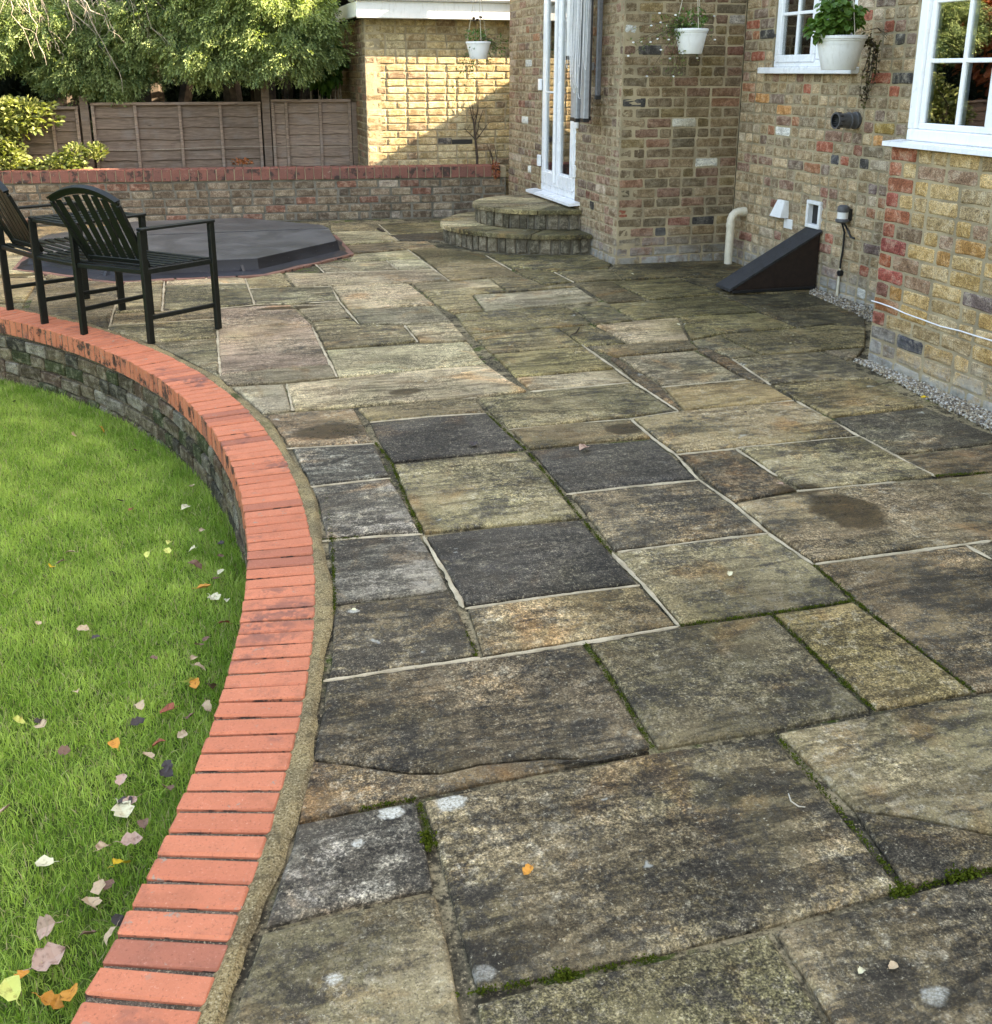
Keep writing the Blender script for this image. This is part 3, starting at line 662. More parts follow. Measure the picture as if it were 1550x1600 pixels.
for c in range(4):
    z=-.152-.082*c; a=R(-40)+rnd.uniform(0,.02)
    while a<R(80):
        w=rnd.choice((.10,.14,.20,.22)); h=.070
        am=a+(w/2)/5.349; rr=5.349+rnd.uniform(-.004,.006)
        th=am
        mw=Matrix.Translation((CC[0]+rr*math.cos(th),CC[1]+rr*math.sin(th),z+rnd.gauss(0,.002)))@Matrix.Rotation(th-math.pi/2+math.pi,4,'Z') if False else None
        # local -Y must point towards the centre of the lawn
        mw=Matrix.Translation((CC[0]+rr*math.cos(th),CC[1]+rr*math.sin(th),z+rnd.gauss(0,.002)))@Matrix.Rotation(th-math.pi/2,4,'Z')
        obj('brick',bmesh_cached(w,h,'brick_old',rnd.choice(PAL_OLD),2.2),cw,mw); a+=(w+.013)/5.349
# ================================================================== brick walls
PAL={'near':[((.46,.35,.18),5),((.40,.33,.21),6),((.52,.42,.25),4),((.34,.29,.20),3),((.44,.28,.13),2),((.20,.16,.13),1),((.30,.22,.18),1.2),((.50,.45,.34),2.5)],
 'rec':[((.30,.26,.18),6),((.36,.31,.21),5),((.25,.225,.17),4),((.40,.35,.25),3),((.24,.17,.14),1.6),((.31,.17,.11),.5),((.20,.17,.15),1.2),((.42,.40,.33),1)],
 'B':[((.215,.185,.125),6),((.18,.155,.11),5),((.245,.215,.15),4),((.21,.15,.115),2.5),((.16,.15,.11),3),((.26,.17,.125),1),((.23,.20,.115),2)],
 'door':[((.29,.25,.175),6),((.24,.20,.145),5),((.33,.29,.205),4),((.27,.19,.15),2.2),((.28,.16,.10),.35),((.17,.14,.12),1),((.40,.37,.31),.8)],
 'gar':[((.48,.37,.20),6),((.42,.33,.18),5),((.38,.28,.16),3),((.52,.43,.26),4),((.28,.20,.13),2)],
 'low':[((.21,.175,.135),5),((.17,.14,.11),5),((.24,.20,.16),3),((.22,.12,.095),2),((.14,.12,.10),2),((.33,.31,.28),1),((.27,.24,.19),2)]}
C_RED=(.38,.125,.08);C_RDB=(.27,.125,.09);C_DK=(.075,.07,.068);C_WH=(.66,.66,.63);C_PU=(.19,.135,.13);C_OR=(.50,.25,.10)
OVR=[((987,52),C_WH),((1148,37),(.42,.38,.34)),((1074,190),(.60,.59,.53)),((1113,254),(.55,.55,.50)),((985,157),C_DK),((1015,68),C_DK),((1110,349),C_DK),((1045,366),C_DK),
 ((975,338),C_RED),((1065,350),C_RDB),((1140,72),C_RDB),((1040,300),(.24,.14,.10)),
 ((1195,55),C_DK),((1186,37),C_RED),((1192,90),C_RED),((1192,158),C_OR),((1255,145),C_RED),((1222,212),C_WH),((1290,220),C_RED),((1319,260),C_RED),((1346,264),C_DK),((1304,241),(.10,.10,.11)),((1332,244),C_RDB),
 ((1384,44),C_RED),((1376,130),C_RED),((1389,149),C_RED),((1406,128),C_DK),((1366,210),C_OR),((1384,192),(.42,.28,.09)),((1398,65),(.10,.09,.08)),((1354,24),C_RED),((1360,286),C_PU),((1286,292),C_RDB),
 ((1304,369),C_RED),((1291,384),C_RDB),((1360,382),C_PU),((1357,421),C_RED),((1352,458),C_WH),((1296,440),C_PU),((1167,366),C_RDB),((1222,366),C_RDB),((1216,317),C_RDB),((1225,179),C_OR),
 ((1410,366),C_PU),((1396,468),(.09,.08,.07)),((1408,548),(.05,.05,.07)),((1460,460),C_OR),((1460,512),C_OR),((1518,424),C_PU),((1480,438),C_PU),((1540,510),C_OR),((1530,470),(.24,.18,.17)),((1490,215),C_RDB),
 ((817,190),C_WH),((826,95),C_WH),((824,265),C_WH),((812,165),C_RDB),((828,150),C_RDB),((712,224),C_DK),((915,303),C_RDB),((930,315),C_DK)]
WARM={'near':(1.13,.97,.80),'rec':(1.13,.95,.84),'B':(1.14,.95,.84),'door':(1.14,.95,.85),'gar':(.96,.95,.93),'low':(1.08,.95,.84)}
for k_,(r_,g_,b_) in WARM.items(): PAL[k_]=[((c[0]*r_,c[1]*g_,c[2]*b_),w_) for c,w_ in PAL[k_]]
def pick(pal):
    t=sum(w_ for _,w_ in pal); x=rnd.uniform(0,t)
    for c,w_ in pal:
        x-=w_
        if x<=0: break
    return c
class Wall:
    def __init__(s,org,ud,z0,z1,L,pal,mat,course=.0775,openings=(),quoin=None,flem=.45,jt=.0115,relief=.004,hw=(.2,.1)):
        s.o=np.array(org,float); s.u=np.array(ud,float); s.n=np.array([s.u[1],-s.u[0]]); s.z0,s.z1,s.L=z0,z1,L
        s.pal,s.mat,s.c,s.op,s.q,s.fl,s.jt,s.rel=pal,mat,course,openings,quoin,flem,jt,relief
        s.bricks=[]; s.lay()
    def P(s,u,z,out=0.): q=s.o+s.u*u+s.n*out; return (q[0],q[1],z)
    def lay(s):
        z=s.z0; k=0
        while z+s.c*.8<s.z1:
            u=0.; first=True; h=s.c-s.jt
            ph=(k%2)
            seq=ph
            while u<s.L-.02:
                if first: w=(.10 if ph else .205) if s.q else (.10 if ph else .205)
                else: w=.10 if rnd.random()<s.fl else .205
                w0=w; 
                if u+w>s.L: w=s.L-u
                if s.L-(u+w)<.06: w=s.L-u
                a,b=u+s.jt*.5,u+w+s.jt*.5; b=min(b,s.L)
                segs=[(a,b-s.jt*.5)]
                zz0,zz1=z+s.jt*.5,z+s.c-s.jt*.5
                for (ou0,ou1,oz0,oz1) in s.op:
                    if zz1>oz0+.01 and zz0<oz1-.01:
                        ns=[]
                        for (x0,x1) in segs:
                            if x1<=ou0 or x0>=ou1: ns.append((x0,x1))
                            else:
                                if x0<ou0: ns.append((x0,ou0))
                                if x1>ou1: ns.append((ou1,x1))
                        segs=ns
                for (x0,x1) in segs:
                    if x1-x0<.03: continue
                    col_=pick(PAL[s.pal])
                    if s.q and first: col_=tuple(c*rnd.uniform(.8,1.15) for c in (C_RED if rnd.random()<.75 else C_RDB)) if z>.13 else (.22,.19,.17)
                    s.bricks.append([x0,x1,z+s.c/2,h,col_])
                u+=w+s.jt; first=False
            z+=s.c; k+=1
    def backing(s,mat,parent,thick=.16,zt=None):
        zt=zt or s.z1; us=sorted({0,s.L,*[max(0,min(s.L,o[0])) for o in s.op],*[max(0,min(s.L,o[1])) for o in s.op]}); zs=sorted({s.z0-.12,zt,*[o[2] for o in s.op if o[2]<zt],*[o[3] for o in s.op if o[3]<zt]})
        mb=MB(); Rm=np.array([[s.u[0],-s.n[0],0],[s.u[1],-s.n[1],0],[0,0,1]]).astype(float)
        for a,b in zip(us[:-1],us[1:]):
            zz=[]
            for c,d in zip(zs[:-1],zs[1:]):
                um,zm=(a+b)/2,(c+d)/2
                if any(o[0]<um<o[1] and o[2]<zm<o[3] for o in s.op): continue
                if zz and abs(zz[-1][1]-c)<1e-6: zz[-1][1]=d
                else: zz.append([c,d])
            for c,d in zz: mb.hull((a,s.rel,c),(b,thick,d),Rm,0,(s.o[0],s.o[1],0))
        s.ob=mb.build('wall',mat,parent); return s.ob
def lay_bricks(walls,limit,cxf):
    allb=[]
    for W in walls:
        for b in W.bricks:
            u=(b[0]+b[1])/2; p=W.P(u,b[2]); c=Pj(p); e=Pj(W.P(b[0],b[2]-b[3]/2)); f=Pj(W.P(b[1],b[2]+b[3]/2))
            ar=abs((f[0]-e[0])*(f[1]-e[1])) if c[0]>-5000 else 0
            inn=-40<c[0]<1590 and -30<c[1]<1640
            b.append(c); allb.append((ar if inn else ar*1e-3,W,b))
    for (q,colr) in OVR:
        best=min(allb,key=lambda t:(t[2][5][0]-q[0])**2+((t[2][5][1]-q[1])*1.6)**2)
        c=best[2][5]
        if (c[0]-q[0])**2+(c[1]-q[1])**2<30**2: best[2][4]=colr
    allb.sort(key=lambda t:-t[0])
    rest={}
    for k,(ar,W,b) in enumerate(allb):
        out=rnd.uniform(0,.0035); ang=math.atan2(W.u[1],W.u[0])
        # local x along u, local -y = outward normal n ; rotation by angle of u gives -y -> (sin,-cos) = n
        mw=Matrix.Translation(W.P((b[0]+b[1])/2,b[2],out))@Matrix.Rotation(ang+rnd.gauss(0,.006),4,'Z')@Matrix.Rotation(rnd.gauss(0,.004),4,'Y')
        w_=b[1]-b[0]; w_=w_ if w_<.095 else (round(w_,2) if abs(w_-round(w_,2))<.006 else w_)
        if k<limit:
            obj('brick',bmesh_cached(w_,round(b[3],3),W.mat,b[4],1.3),W.ob,mw)
        else:
            V,F=brickmesh('b',w_,b[3],.03,None,None,rnd.randrange(999),1.3); m=rest.setdefault(id(W),(W,MB()))[1]
            f=rnd.uniform(.85,1.15); m.t=(*[x*f for x in b[4]],1); m.add([mw@Vector(v) for v in V],F)
    for W,m in rest.values(): tag(m.build('brick',MT[W.mat],W.ob),kind='stuff')
XN,XR,XD,YB,YK=3.421,4.24,3.218,7.70,7.70
house=empty('brick_house'); tag(house,'yellow stock brick house with white windows and patio door, right of the patio','house')
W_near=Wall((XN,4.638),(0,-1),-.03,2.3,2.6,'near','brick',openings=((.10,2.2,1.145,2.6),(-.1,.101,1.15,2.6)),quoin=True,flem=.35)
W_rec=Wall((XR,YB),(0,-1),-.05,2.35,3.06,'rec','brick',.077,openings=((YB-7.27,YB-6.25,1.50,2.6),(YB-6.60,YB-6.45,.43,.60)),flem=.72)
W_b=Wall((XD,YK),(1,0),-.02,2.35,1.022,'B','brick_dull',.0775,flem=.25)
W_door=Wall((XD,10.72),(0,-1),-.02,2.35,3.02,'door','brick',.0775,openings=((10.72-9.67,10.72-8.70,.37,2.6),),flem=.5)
hw=[W_near,W_rec,W_b,W_door]
for W in hw: W.backing(MT['mortar'],house)
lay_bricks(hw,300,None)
# upper storey, roofs and inner shells of the house (mostly above and behind the frame)
mb=MB()
mb.box((XD,7.702,2.35),(5.1,9.95,2.75)); mb.box((XD,9.952,2.35),(XD+.16,10.718,2.75)); mb.box((XN,-7,2.3),(XN+.16,4.53,2.75)); mb.box((XN,-7,-.2),(XN+.16,2.03,2.3)); mb.box((XN+.162,4.38,-.1),(XR+.6,4.536,2.75)); mb.box((XR,4.64,2.351),(XR+.16,YB-.002,5.2))
mb.box((XR+.162,YB+.16,-.1),(5.1,YB+.3,2.34)); mb.box((XD+.162,9.79,-.1),(5.1,9.95,2.34)); mb.box((4.94,YB+.31,-.1),(5.1,9.78,2.34))
mb.box((XR,-7,2.76),(XR+.16,4.638,5.2)); mb.box((XR+.17,7.5,2.76),(12,7.66,5.2)); mb.box((11.85,-7,-.1),(12,7.49,5.2)); mb.box((XN,-7.2,-.1),(12,-7.01,5.2))
mb.box((XR+1.9,-6.9,-.1),(XR+2,7.4,2.74)); mb.build('upper_wall',MT['render'],house)
mb=MB(); mb.box((XD-.05,7.6,2.752),(5.2,10.05,2.85)); mb.box((XN-.1,-7.1,2.752),(XR-.002,4.75,2.86))
mb.add([(XR-.35,-7.5,5.1),(XR-.35,8.0,5.1),(8.2,8.0,8.6),(8.2,-7.5,8.6),(12.3,8.0,5.1),(12.3,-7.5,5.1)],[(0,1,2,3),(3,2,4,5),(1,4,2),(0,3,5)]); mb.build('roof',MT['tile'],house)
mb=MB(); mb.box((XR+.2,-6.9,-.08),(XR+1.88,7.4,-.04)); mb.box((XR+.2,4.66,2.5),(XR+1.88,7.4,2.56)); mb.box((XN+.18,.5,2.4),(XR+1.88,4.36,2.46)); mb.box((XD+.18,7.9,.30),(4.9,9.78,.345)); mb.box((XN+.18,.5,-.06),(XR+.15,4.3,-.02)); mb.build('floor',MT['room'],house)
blocker=tag(MB().box((6.0,7.72,-.2),(9,13,2.86)).build('shadow_block',MT['render']),'unseen block added to cast the slanting shadow on the outbuilding','shadow_caster')  # added, unseen: its top edge draws the slanting shadow line on the outbuilding
# ---- windows and door
def frame_rect(mb,X,y0,y1,z0,z1,t,x0,x1,bev=.006):
    """rectangular frame in the plane X, y0>y1; member width t, from x0 (outer) to x1"""
    mb.box((x0,y1,z0),(x1,y0,z0+t),bev); mb.box((x0,y1,z1-t),(x1,y0,z1),bev)
    mb.box((x0+.001,y0-t,z0+t),(x1-.001,y0,z1-t),bev*.8); mb.box((x0+.001,y1,z0+t),(x1-.001,y1+t,z1-t),bev*.8)
def pane(X,y0,y1,z0,z1,parent):
    return MB().box((X,y1,z0),(X+.006,y0,z1)).build('pane',MT['glass'],parent)
# near window
m=MB(); frame_rect(m,XN,4.53,2.44,1.163,2.32,.055,XN+.002,XN+.07); m.box((XN+.003,3.935,1.22),(XN+.069,3.99,2.26),.005); w2=m.build('window',MT['white'],house)
m=MB(); frame_rect(m,XN,4.473,3.992,1.219,2.262,.030,XN+.022,XN+.06,.004)
m.box((XN+.026,4.198,1.249),(XN+.05,4.220,2.232),.003)
for z in (1.528,1.800): m.box((XN+.027,4.023,z),(XN+.049,4.443,z+.020),.003)
m.build('sash',MT['white'],w2); pane(XN+.037,4.443,4.022,1.249,2.232,w2)
m=MB(); frame_rect(m,XN,3.933,3.25,1.219,2.262,.03,XN+.022,XN+.06,.004); m.box((XN+.026,3.56,1.249),(XN+.05,3.582,2.232),.003)
for z in (1.528,1.800): m.box((XN+.027,3.28,z),(XN+.049,3.903,z+.020),.003)
m.build('sash',MT['white'],w2); pane(XN+.037,3.903,3.28,1.249,2.232,w2); m=MB(); m.box((XN+.003,3.19,1.22),(XN+.069,3.248,2.26),.005); m.build('mullion',MT['white'],w2); pane(XN+.037,3.19,2.5,1.22,2.262,w2)
m=MB(); V=[(XN-.055,2.36,1.131),(XN-.055,4.636,1.131),(XN+.03,4.636,1.138),(XN+.03,2.36,1.138),(XN-.055,2.36,1.153),(XN-.055,4.636,1.153),(XN+.03,4.600,1.164),(XN+.03,2.36,1.164)]
m.add(V,[(0,1,2,3)[::-1],(4,7,6,5),(0,4,5,1),(1,5,6,2),(3,2,6,7),(0,3,7,4)]); m.build('sill',MT['white'],w2)
m=MB()
for k in range(26):
    y=4.42-.012*k-(k//9)*.0; m.tube([(XN+.13+.015*(k%2),y,1.12),(XN+.13+.015*(k%2),y,2.3)],.009,5)
m.build('curtain',MT['curtain'],w2)
# far window
m=MB(); frame_rect(m,XR,7.262,6.255,1.522,2.55,.05,XR+.012,XR+.075); m.box((XR+.013,6.66,1.574),(XR+.073,6.715,2.49),.005); w1=m.build('window',MT['white'],house)
m=MB(); frame_rect(m,XR,7.225,6.712,1.556,2.52,.052,XR-.004,XR+.05,.006)
m.box((XR+.01,6.958,1.608),(XR+.034,6.982,2.46),.003); m.box((XR+.011,6.765,1.882),(XR+.033,7.172,1.904),.003); m.build('sash',MT['white'],w1)
pane(XR+.022,7.172,6.765,1.608,2.46,w1); pane(XR+.04,6.66,6.306,1.573,2.49,w1)
m=MB(); m.box((XR-.06,6.17,1.476),(XR+.03,7.37,1.521),.005); m.build('sill',MT['white'],w1)
# patio door
m=MB(); frame_rect(m,XD,9.668,8.702,.402,2.55,.062,XD+.012,XD+.08); dr=m.build('door',MT['white'],house)
for (a,b) in ((9.606,9.203),(9.197,8.765)):
    m=MB(); t=.075; m.box((XD-.004,b,.465),(XD+.05,a,.585),.006); m.box((XD-.004,b,2.40),(XD+.05,a,2.485),.006)
    m.box((XD-.003,a-t,.585),(XD+.049,a,2.40),.006); m.box((XD-.003,b,.585),(XD+.049,b+t,2.40),.006)
    m.box((XD+.010,b+t,.585),(XD+.04,a-t,.60),.003)
    lf=m.build('door_leaf',MT['white'],dr)
    p=MB().box((XD+.018,b+t,.60),(XD+.024,a-t,2.40)).build('pane',MT['glass'],dr)
m=MB(); m.box((XD-.028,9.20,.50),(XD-.002,9.235,2.45),.006); m.build('cover_strip',MT['white'],dr)
m=MB(); m.box((XD-.014,9.225,1.15),(XD-.003,9.262,1.42),.004); m.bar((XD-.05,9.245,1.31),(XD-.05,9.37,1.31),.018,.018); m.bar((XD-.05,9.245,1.31),(XD-.005,9.245,1.31),.016,.016); m.build('handle',MT['white_old'],dr)
for y,z in ((9.675,.62),(9.675,1.32),(8.70,.60),(8.70,1.30)): MB().box((XD-.022,y-.03,z),(XD+.005,y+.03,z+.105),.005).build('hinge',MT['white'],dr)
m=MB(); V=[(XD-.10,8.56,.365),(XD-.10,9.80,.365),(XD+.03,9.80,.372),(XD+.03,8.56,.372),(XD-.10,8.56,.388),(XD-.10,9.80,.388),(XD+.03,9.80,.402),(XD+.03,8.56,.402)]
m.add(V,[(3,2,1,0),(4,7,6,5),(0,4,5,1),(1,5,6,2),(3,2,6,7),(0,3,7,4)]); m.build('door_sill',MT['white'],dr)
m=MB()
for k in range(20): m.tube([(XD+.22,9.6-.02*k,.4),(XD+.22+.02*(k%2),9.6-.02*k,2.4)],.012,5)
for k in range(16): m.tube([(XD+.22,9.14-.02*k,.4),(XD+.22+.02*(k%2),9.14-.02*k,2.4)],.012,5)
m.build('curtain',MT['curtain'],dr)
MB().box((XD-.03,8.62,1.02),(XD-.001,8.69,1.10),.006).build('junction_box',MT['white'],house)
# ---- steps
CYS=9.15
def arcstep(rx,ry,z0,z1,name,label,nriser,nt_,over=.03):
    o=empty(name); tag(o,label,'step')
    m=MB(); n=40; V=[(XD-.004,CYS+ry*.985,z0-.03),(XD-.004,CYS-ry*.985,z0-.03)]
    ring=[(XD-.004-rx*.975*math.cos(t),CYS+ry*.975*math.sin(t)) for t in np.linspace(-math.pi/2,math.pi/2,n)]
    V=[(x,y,z0-.03) for x,y in ring]+[(x,y,z1-.03) for x,y in ring]
    m.add(V,[(i,i+1,n+i+1,n+i) for i in range(n-1)]+[tuple(range(n,2*n))[::-1]]); m.build('step_core',MT['mortar_dk'],o)
    # brick on edge risers
    ts=[];t=-math.pi/2+.02
    while t<math.pi/2-.05:
        ds=math.hypot(rx*math.sin(t),ry*math.cos(t)); wd=rnd.choice((.068,.075,.09,.105)); dt=wd/ds; tm=t+dt/2
        x,y=XD-.004-rx*math.cos(tm),CYS+ry*math.sin(tm); nx,ny=-math.cos(tm)/rx,math.sin(tm)/ry; l=math.hypot(nx,ny); nx/=l;ny/=l
        h=z1-z0-.045; ang=math.atan2(nx,-ny)   # -y(local)->(nx,ny): rotation th with (sin th,-cos th)=(nx,ny)
        mw=Matrix.Translation((x,y,z0+h/2+.004))@Matrix.Rotation(ang,4,'Z')
        obj('riser_stone',bmesh_cached(round(wd-.012,3),round(h,3),'brick_old',rnd.choice([(.13,.112,.082),(.17,.145,.105),(.10,.09,.065),(.19,.165,.12)]),2.4,'riser_stone'),o,mw)
        t+=dt
    # radiating treads
    cuts=np.linspace(-math.pi/2,math.pi/2,nt_+1); cuts=[c+(rnd.uniform(-.05,.05) if 0<i<nt_ else 0) for i,c in enumerate(cuts)]
    for a,b in zip(cuts[:-1],cuts[1:]):
        P=[(XD-.006-(rx+over)*math.cos(t),CYS+(ry+over)*math.sin(t)) for t in np.linspace(a,b,7)]
        P+= [(XD-.006,CYS+.12*math.sin(b)),(XD-.006,CYS+.12*math.sin(a)-.001)]
        sl=slabworld([(p[0],p[1],0) for p in P],'L' if rnd.random()<.4 else 'g',joint=.004,lift=z1,thick=.038,clip=None,parent=o,step=.09); sl.name='tread'
    return o
arcstep(1.06,.91,0,.170,'stone_step','lower and wider curved stone step below the patio door',0,7)
arcstep(.76,.64,.17,.342,'stone_step','upper and smaller curved stone step right under the white door sill',0,6)
# ---- garage
gar=empty('outbuilding'); tag(gar,'yellow brick outbuilding with white fascia behind the low back wall','outbuilding')
W_g=Wall((1.80,11.20),(1,0),.28,2.01,2.4,'gar','brick',.0755,openings=((2.72-1.80,2.95-1.80,.735,.785),),flem=.35,relief=.008)
W_gs=Wall((1.80,14.5),(0,-1),.28,2.01,3.3,'B','brick_dull',.0755,flem=.35)  # side wall's shade put into the colour by the duller palette
W_g.backing(MT['mortar'],gar); W_gs.backing(MT['mortar'],gar); lay_bricks([W_g,W_gs],260,None)
MB().box((2.72,11.204,.737),(2.95,11.22,.783),.003).build('air_brick',MT['black'],gar)
m=MB(); m.box((1.70,11.0,2.005),(4.3,11.025,2.17),.004); m.box((1.70,11.03,2.02),(1.725,14.6,2.17),.004); m.box((1.725,11.026,2.008),(4.3,11.20,2.018)); m.build('fascia',MT['white_old'],gar)
m=MB(); m.box((1.66,10.94,2.172),(4.3,11.35,2.30),.02); m.build('gutter',MT['white'],gar); m=MB(); m.box((1.68,11.2,2.302),(4.3,14.6,2.32)); m.build('roof',MT['ramp'],gar)
# ---- low back wall
A=np.array([-1.9,11.40]);B=np.array([3.216,10.82]); ud=(B-A)/np.linalg.norm(B-A); start=A-ud*5.2; LL=np.linalg.norm(B-start)
lw=empty('boundary_wall'); tag(lw,'low old brick wall with dull red coping across the back of the patio','wall')
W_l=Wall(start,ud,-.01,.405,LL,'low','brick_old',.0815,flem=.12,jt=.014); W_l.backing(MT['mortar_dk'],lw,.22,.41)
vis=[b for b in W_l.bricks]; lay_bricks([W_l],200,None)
nn=np.array([-ud[1],ud[0]]); CPM=[]
for k in range(5):
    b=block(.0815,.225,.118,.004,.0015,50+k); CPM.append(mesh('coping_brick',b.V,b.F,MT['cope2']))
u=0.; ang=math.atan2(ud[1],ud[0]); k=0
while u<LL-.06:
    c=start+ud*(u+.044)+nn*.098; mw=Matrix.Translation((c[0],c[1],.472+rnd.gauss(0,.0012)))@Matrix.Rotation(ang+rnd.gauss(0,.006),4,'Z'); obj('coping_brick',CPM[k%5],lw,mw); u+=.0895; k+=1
m=MB(); Rm=np.array([[ud[0],nn[0],0],[ud[1],nn[1],0],[0,0,1]]); m.hull((0,-.006,.411),(LL,.205,.522),Rm,0,(*start,0)); m.build('mortar_core',MT['mortar'],lw)
bed=MB(); P0=start+nn*.226; P1=B+nn*.226; bed.add([(*P0,.38),(*P1,.38),(P1[0]+2,16,.38),(-14,16,.38),(-14,P0[1],.38)],[(0,1,2,3,4)]); tag(bed.build('flower_bed',MT['soil']),kind='structure')
# ---- fence
YF=11.95
def fence_panel(x0,x1,zt,label,bat,nb=7,y=YF,zb=.42):
    o=empty('lap_fence'); tag(o,label,'fence panel','weathered lap fence panels behind the low wall')
    z=zt-.03; i=0
    while z>zb:
        h=rnd.uniform(.098,.125); m=MB(); n=12; V=[]
        for j in range(n+1):
            x=x0+.02+(x1-x0-.04)*j/n; w=rnd.gauss(0,.004)
            V+=[(x,y+.006,z+.012),(x,y-.014,z-h+w),(x,y-.004,z-h+w-.004),(x,y+.016,z+.012)]
        F=[]
        for j in range(n):
            for k in range(4): F.append((4*j+k,4*j+(k+1)%4,4*j+4+(k+1)%4,4*j+4+k))
        F+=[(0,1,2,3),(4*n+3,4*n+2,4*n+1,4*n)]
        m.add(V,[f[::-1] for f in F]); m.build('board',MT['wood2' if x0>.8 else 'wood'],o); z-=h; i+=1
    for bx in bat: MB().box((bx-.016,y-.042,zb),(bx+.016,y-.0155,zt-.032),.003).build('batten',MT['wood2'],o)
    MB().box((x0,y-.048,zt-.030),(x1,y+.025,zt),.003).build('top_rail',MT['wood2'],o)
    return o
fence_panel(-2.86,-1.10,1.135,'leftmost weathered fence panel, half hidden by the variegated shrub',(-2.84,-2.25,-1.66,-1.36,-1.12))
fence_panel(-.98,.76,1.172,'middle weathered brown fence panel between the two posts',(-.96,-.54,-.09,.33,.74))
fence_panel(.87,1.74,1.195,'pale grey fence panel nearest the outbuilding corner',(.885,1.03,1.40,1.725))
fence_panel(-4.75,-2.96,1.14,'weathered fence panel behind the variegated shrub, beyond the left edge',(-4.7,-4.2,-3.6,-2.98))
for x,zt,lb in ((-1.04,1.24,'wooden fence post left of the middle panel, under the foliage'),(.815,1.37,'tall wooden fence post right of the middle panel'),(1.79,1.16,'short wooden fence post against the outbuilding'),(-2.91,1.2,'wooden fence post hidden by the variegated shrub')):
    tag(MB().box((x-.042,YF-.045,.36),(x+.042,YF+.045,zt),.004).build('fence_post',MT['wood']),lb,'fence post','wooden posts of the back fence')
m=MB(); P=[(x,YF-.16,.70+.01*math.sin(x*3)) for x in np.linspace(-.9,1.78,20)]; m.tube(P,.0013,5); tag(m.build('training_wire',MT['rope']),'thin pale wire stretched in front of the back fence','wire')
# ================================================================== hot tub
TC=np.array([-.08,9.30]); AP=1.20
def octp(ap,z,c=TC): 
    r=ap/math.cos(math.pi/8); return [(c[0]+r*math.cos(math.pi/8+k*math.pi/4),c[1]+r*math.sin(math.pi/8+k*math.pi/4),z) for k in range(8)]
tub=empty('hot_tub'); tag(tub,'sunken octagonal hot tub under a dark grey vinyl cover','hot tub')
m=MB(); top=octp(AP,.128); e1=octp(AP+.012,.112)
cl=(TC[0]-AP,TC[1]); V=top+[(TC[0]+AP,TC[1],.150),(TC[0]-AP,TC[1],.150),(TC[0]+AP-.01,TC[1]-.006,.143)]
# two halves folded along X; octagon k: 0:22.5deg ... ; upper half (y>c): 0,1,2,3 ; lower: 4..7
V=[list(v) for v in octp(AP,.112)]; c1=(TC[0]+AP,TC[1],.150); c2=(TC[0]-AP,TC[1],.150)
c1b=(TC[0]+AP,TC[1]-.012,.149); c2b=(TC[0]-AP,TC[1]-.012,.149); c1m=(TC[0]+AP,TC[1]-.006,.138); c2m=(TC[0]-AP,TC[1]-.006,.138)
V=V+[c1,c2,c1b,c2b,c1m,c2m]; F=[(8,0,1,2,3,9),(11,4,5,6,7,10),(8,9,13,12),(12,13,11,10)]
m.add(V,F)
cv=m.build('cover_panel',MT['vinyl'],tub)
m=MB(); lo1=octp(AP+.003,.104); lo2=octp(AP+.006,.030); m.add(V[:8]+lo1+lo2+[V[8],V[9],V[10],V[11]],[])
for i in range(8):
    j=(i+1)%8
    if i not in (3,7): m.F.append((i,8+i,8+j,j))
    m.F.append((8+i,16+i,16+j,8+j))
m.F+=[(7,15,8,0,24,26),(3,11,12,4,27,25)]
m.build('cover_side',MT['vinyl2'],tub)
m=MB(); m.bar((TC[0]-AP+.01,TC[1]-.006,.1525),(TC[0]+AP-.01,TC[1]-.006,.1525),.008,.003,bev=0); m.build('seam',MT['greyp'],tub)
# skirt, slightly wavy, spreading on the paving
m=MB(); V=[]; N=160
def octr(a,ap): 
    aa=((a+math.pi/8)%(math.pi/4))-math.pi/8; return ap/math.cos(aa)
for i in range(N):
    a=2*math.pi*i/N; wv=.010*math.sin(a*23)+.012*math.sin(a*9+1)
    for ap,z in ((AP+.010,.105),(AP+.018,.060),(AP+.032+wv*.4,.032),(AP+.066+wv,.016+abs(wv)*.5),(AP+.105+wv,.0075)):
        r=octr(a,ap); V.append((TC[0]+r*math.cos(a),TC[1]+r*math.sin(a),z+.0))
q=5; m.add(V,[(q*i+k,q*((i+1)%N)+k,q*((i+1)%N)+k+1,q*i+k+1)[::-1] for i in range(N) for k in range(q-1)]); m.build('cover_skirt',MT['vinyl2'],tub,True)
for k in (5,6):
    a=k*math.pi/4+.3; r=octr(a,AP+.03); m=MB(); m.bar((TC[0]+r*math.cos(a),TC[1]+r*math.sin(a),.07),(TC[0]+(r+.05)*math.cos(a),TC[1]+(r+.05)*math.sin(a),.008),.022,.003); m.build('strap',MT['black'],tub)
# red brick border
for k in range(8):
    a0=math.pi/8+k*math.pi/4; r=1.345/math.cos(math.pi/8)
    p=np.array([TC[0]+r*math.cos(a0),TC[1]+r*math.sin(a0)]); q_=np.array([TC[0]+r*math.cos(a0+math.pi/4),TC[1]+r*math.sin(a0+math.pi/4)])
    d=q_-p; L=np.linalg.norm(d); d/=L; nin=np.array([-d[1],d[0]]); nbk=5
    for i in range(nbk):
        bm=bmesh.new(); w_=L/nbk
        b=block(w_-.012,.10,.05,.004,.0015,70+i)
        c=p+d*(w_*(i+.5))+nin*.055; mw=Matrix.Translation((c[0],c[1],-.019))@Matrix.Rotation(math.atan2(d[1],d[0]),4,'Z')
        key=('tb',i)
        if key not in BC: BC[key]=mesh('border_brick',b.V,b.F,MT['tubred'])
        obj('border_brick',BC[key],tub,mw); bm.free()
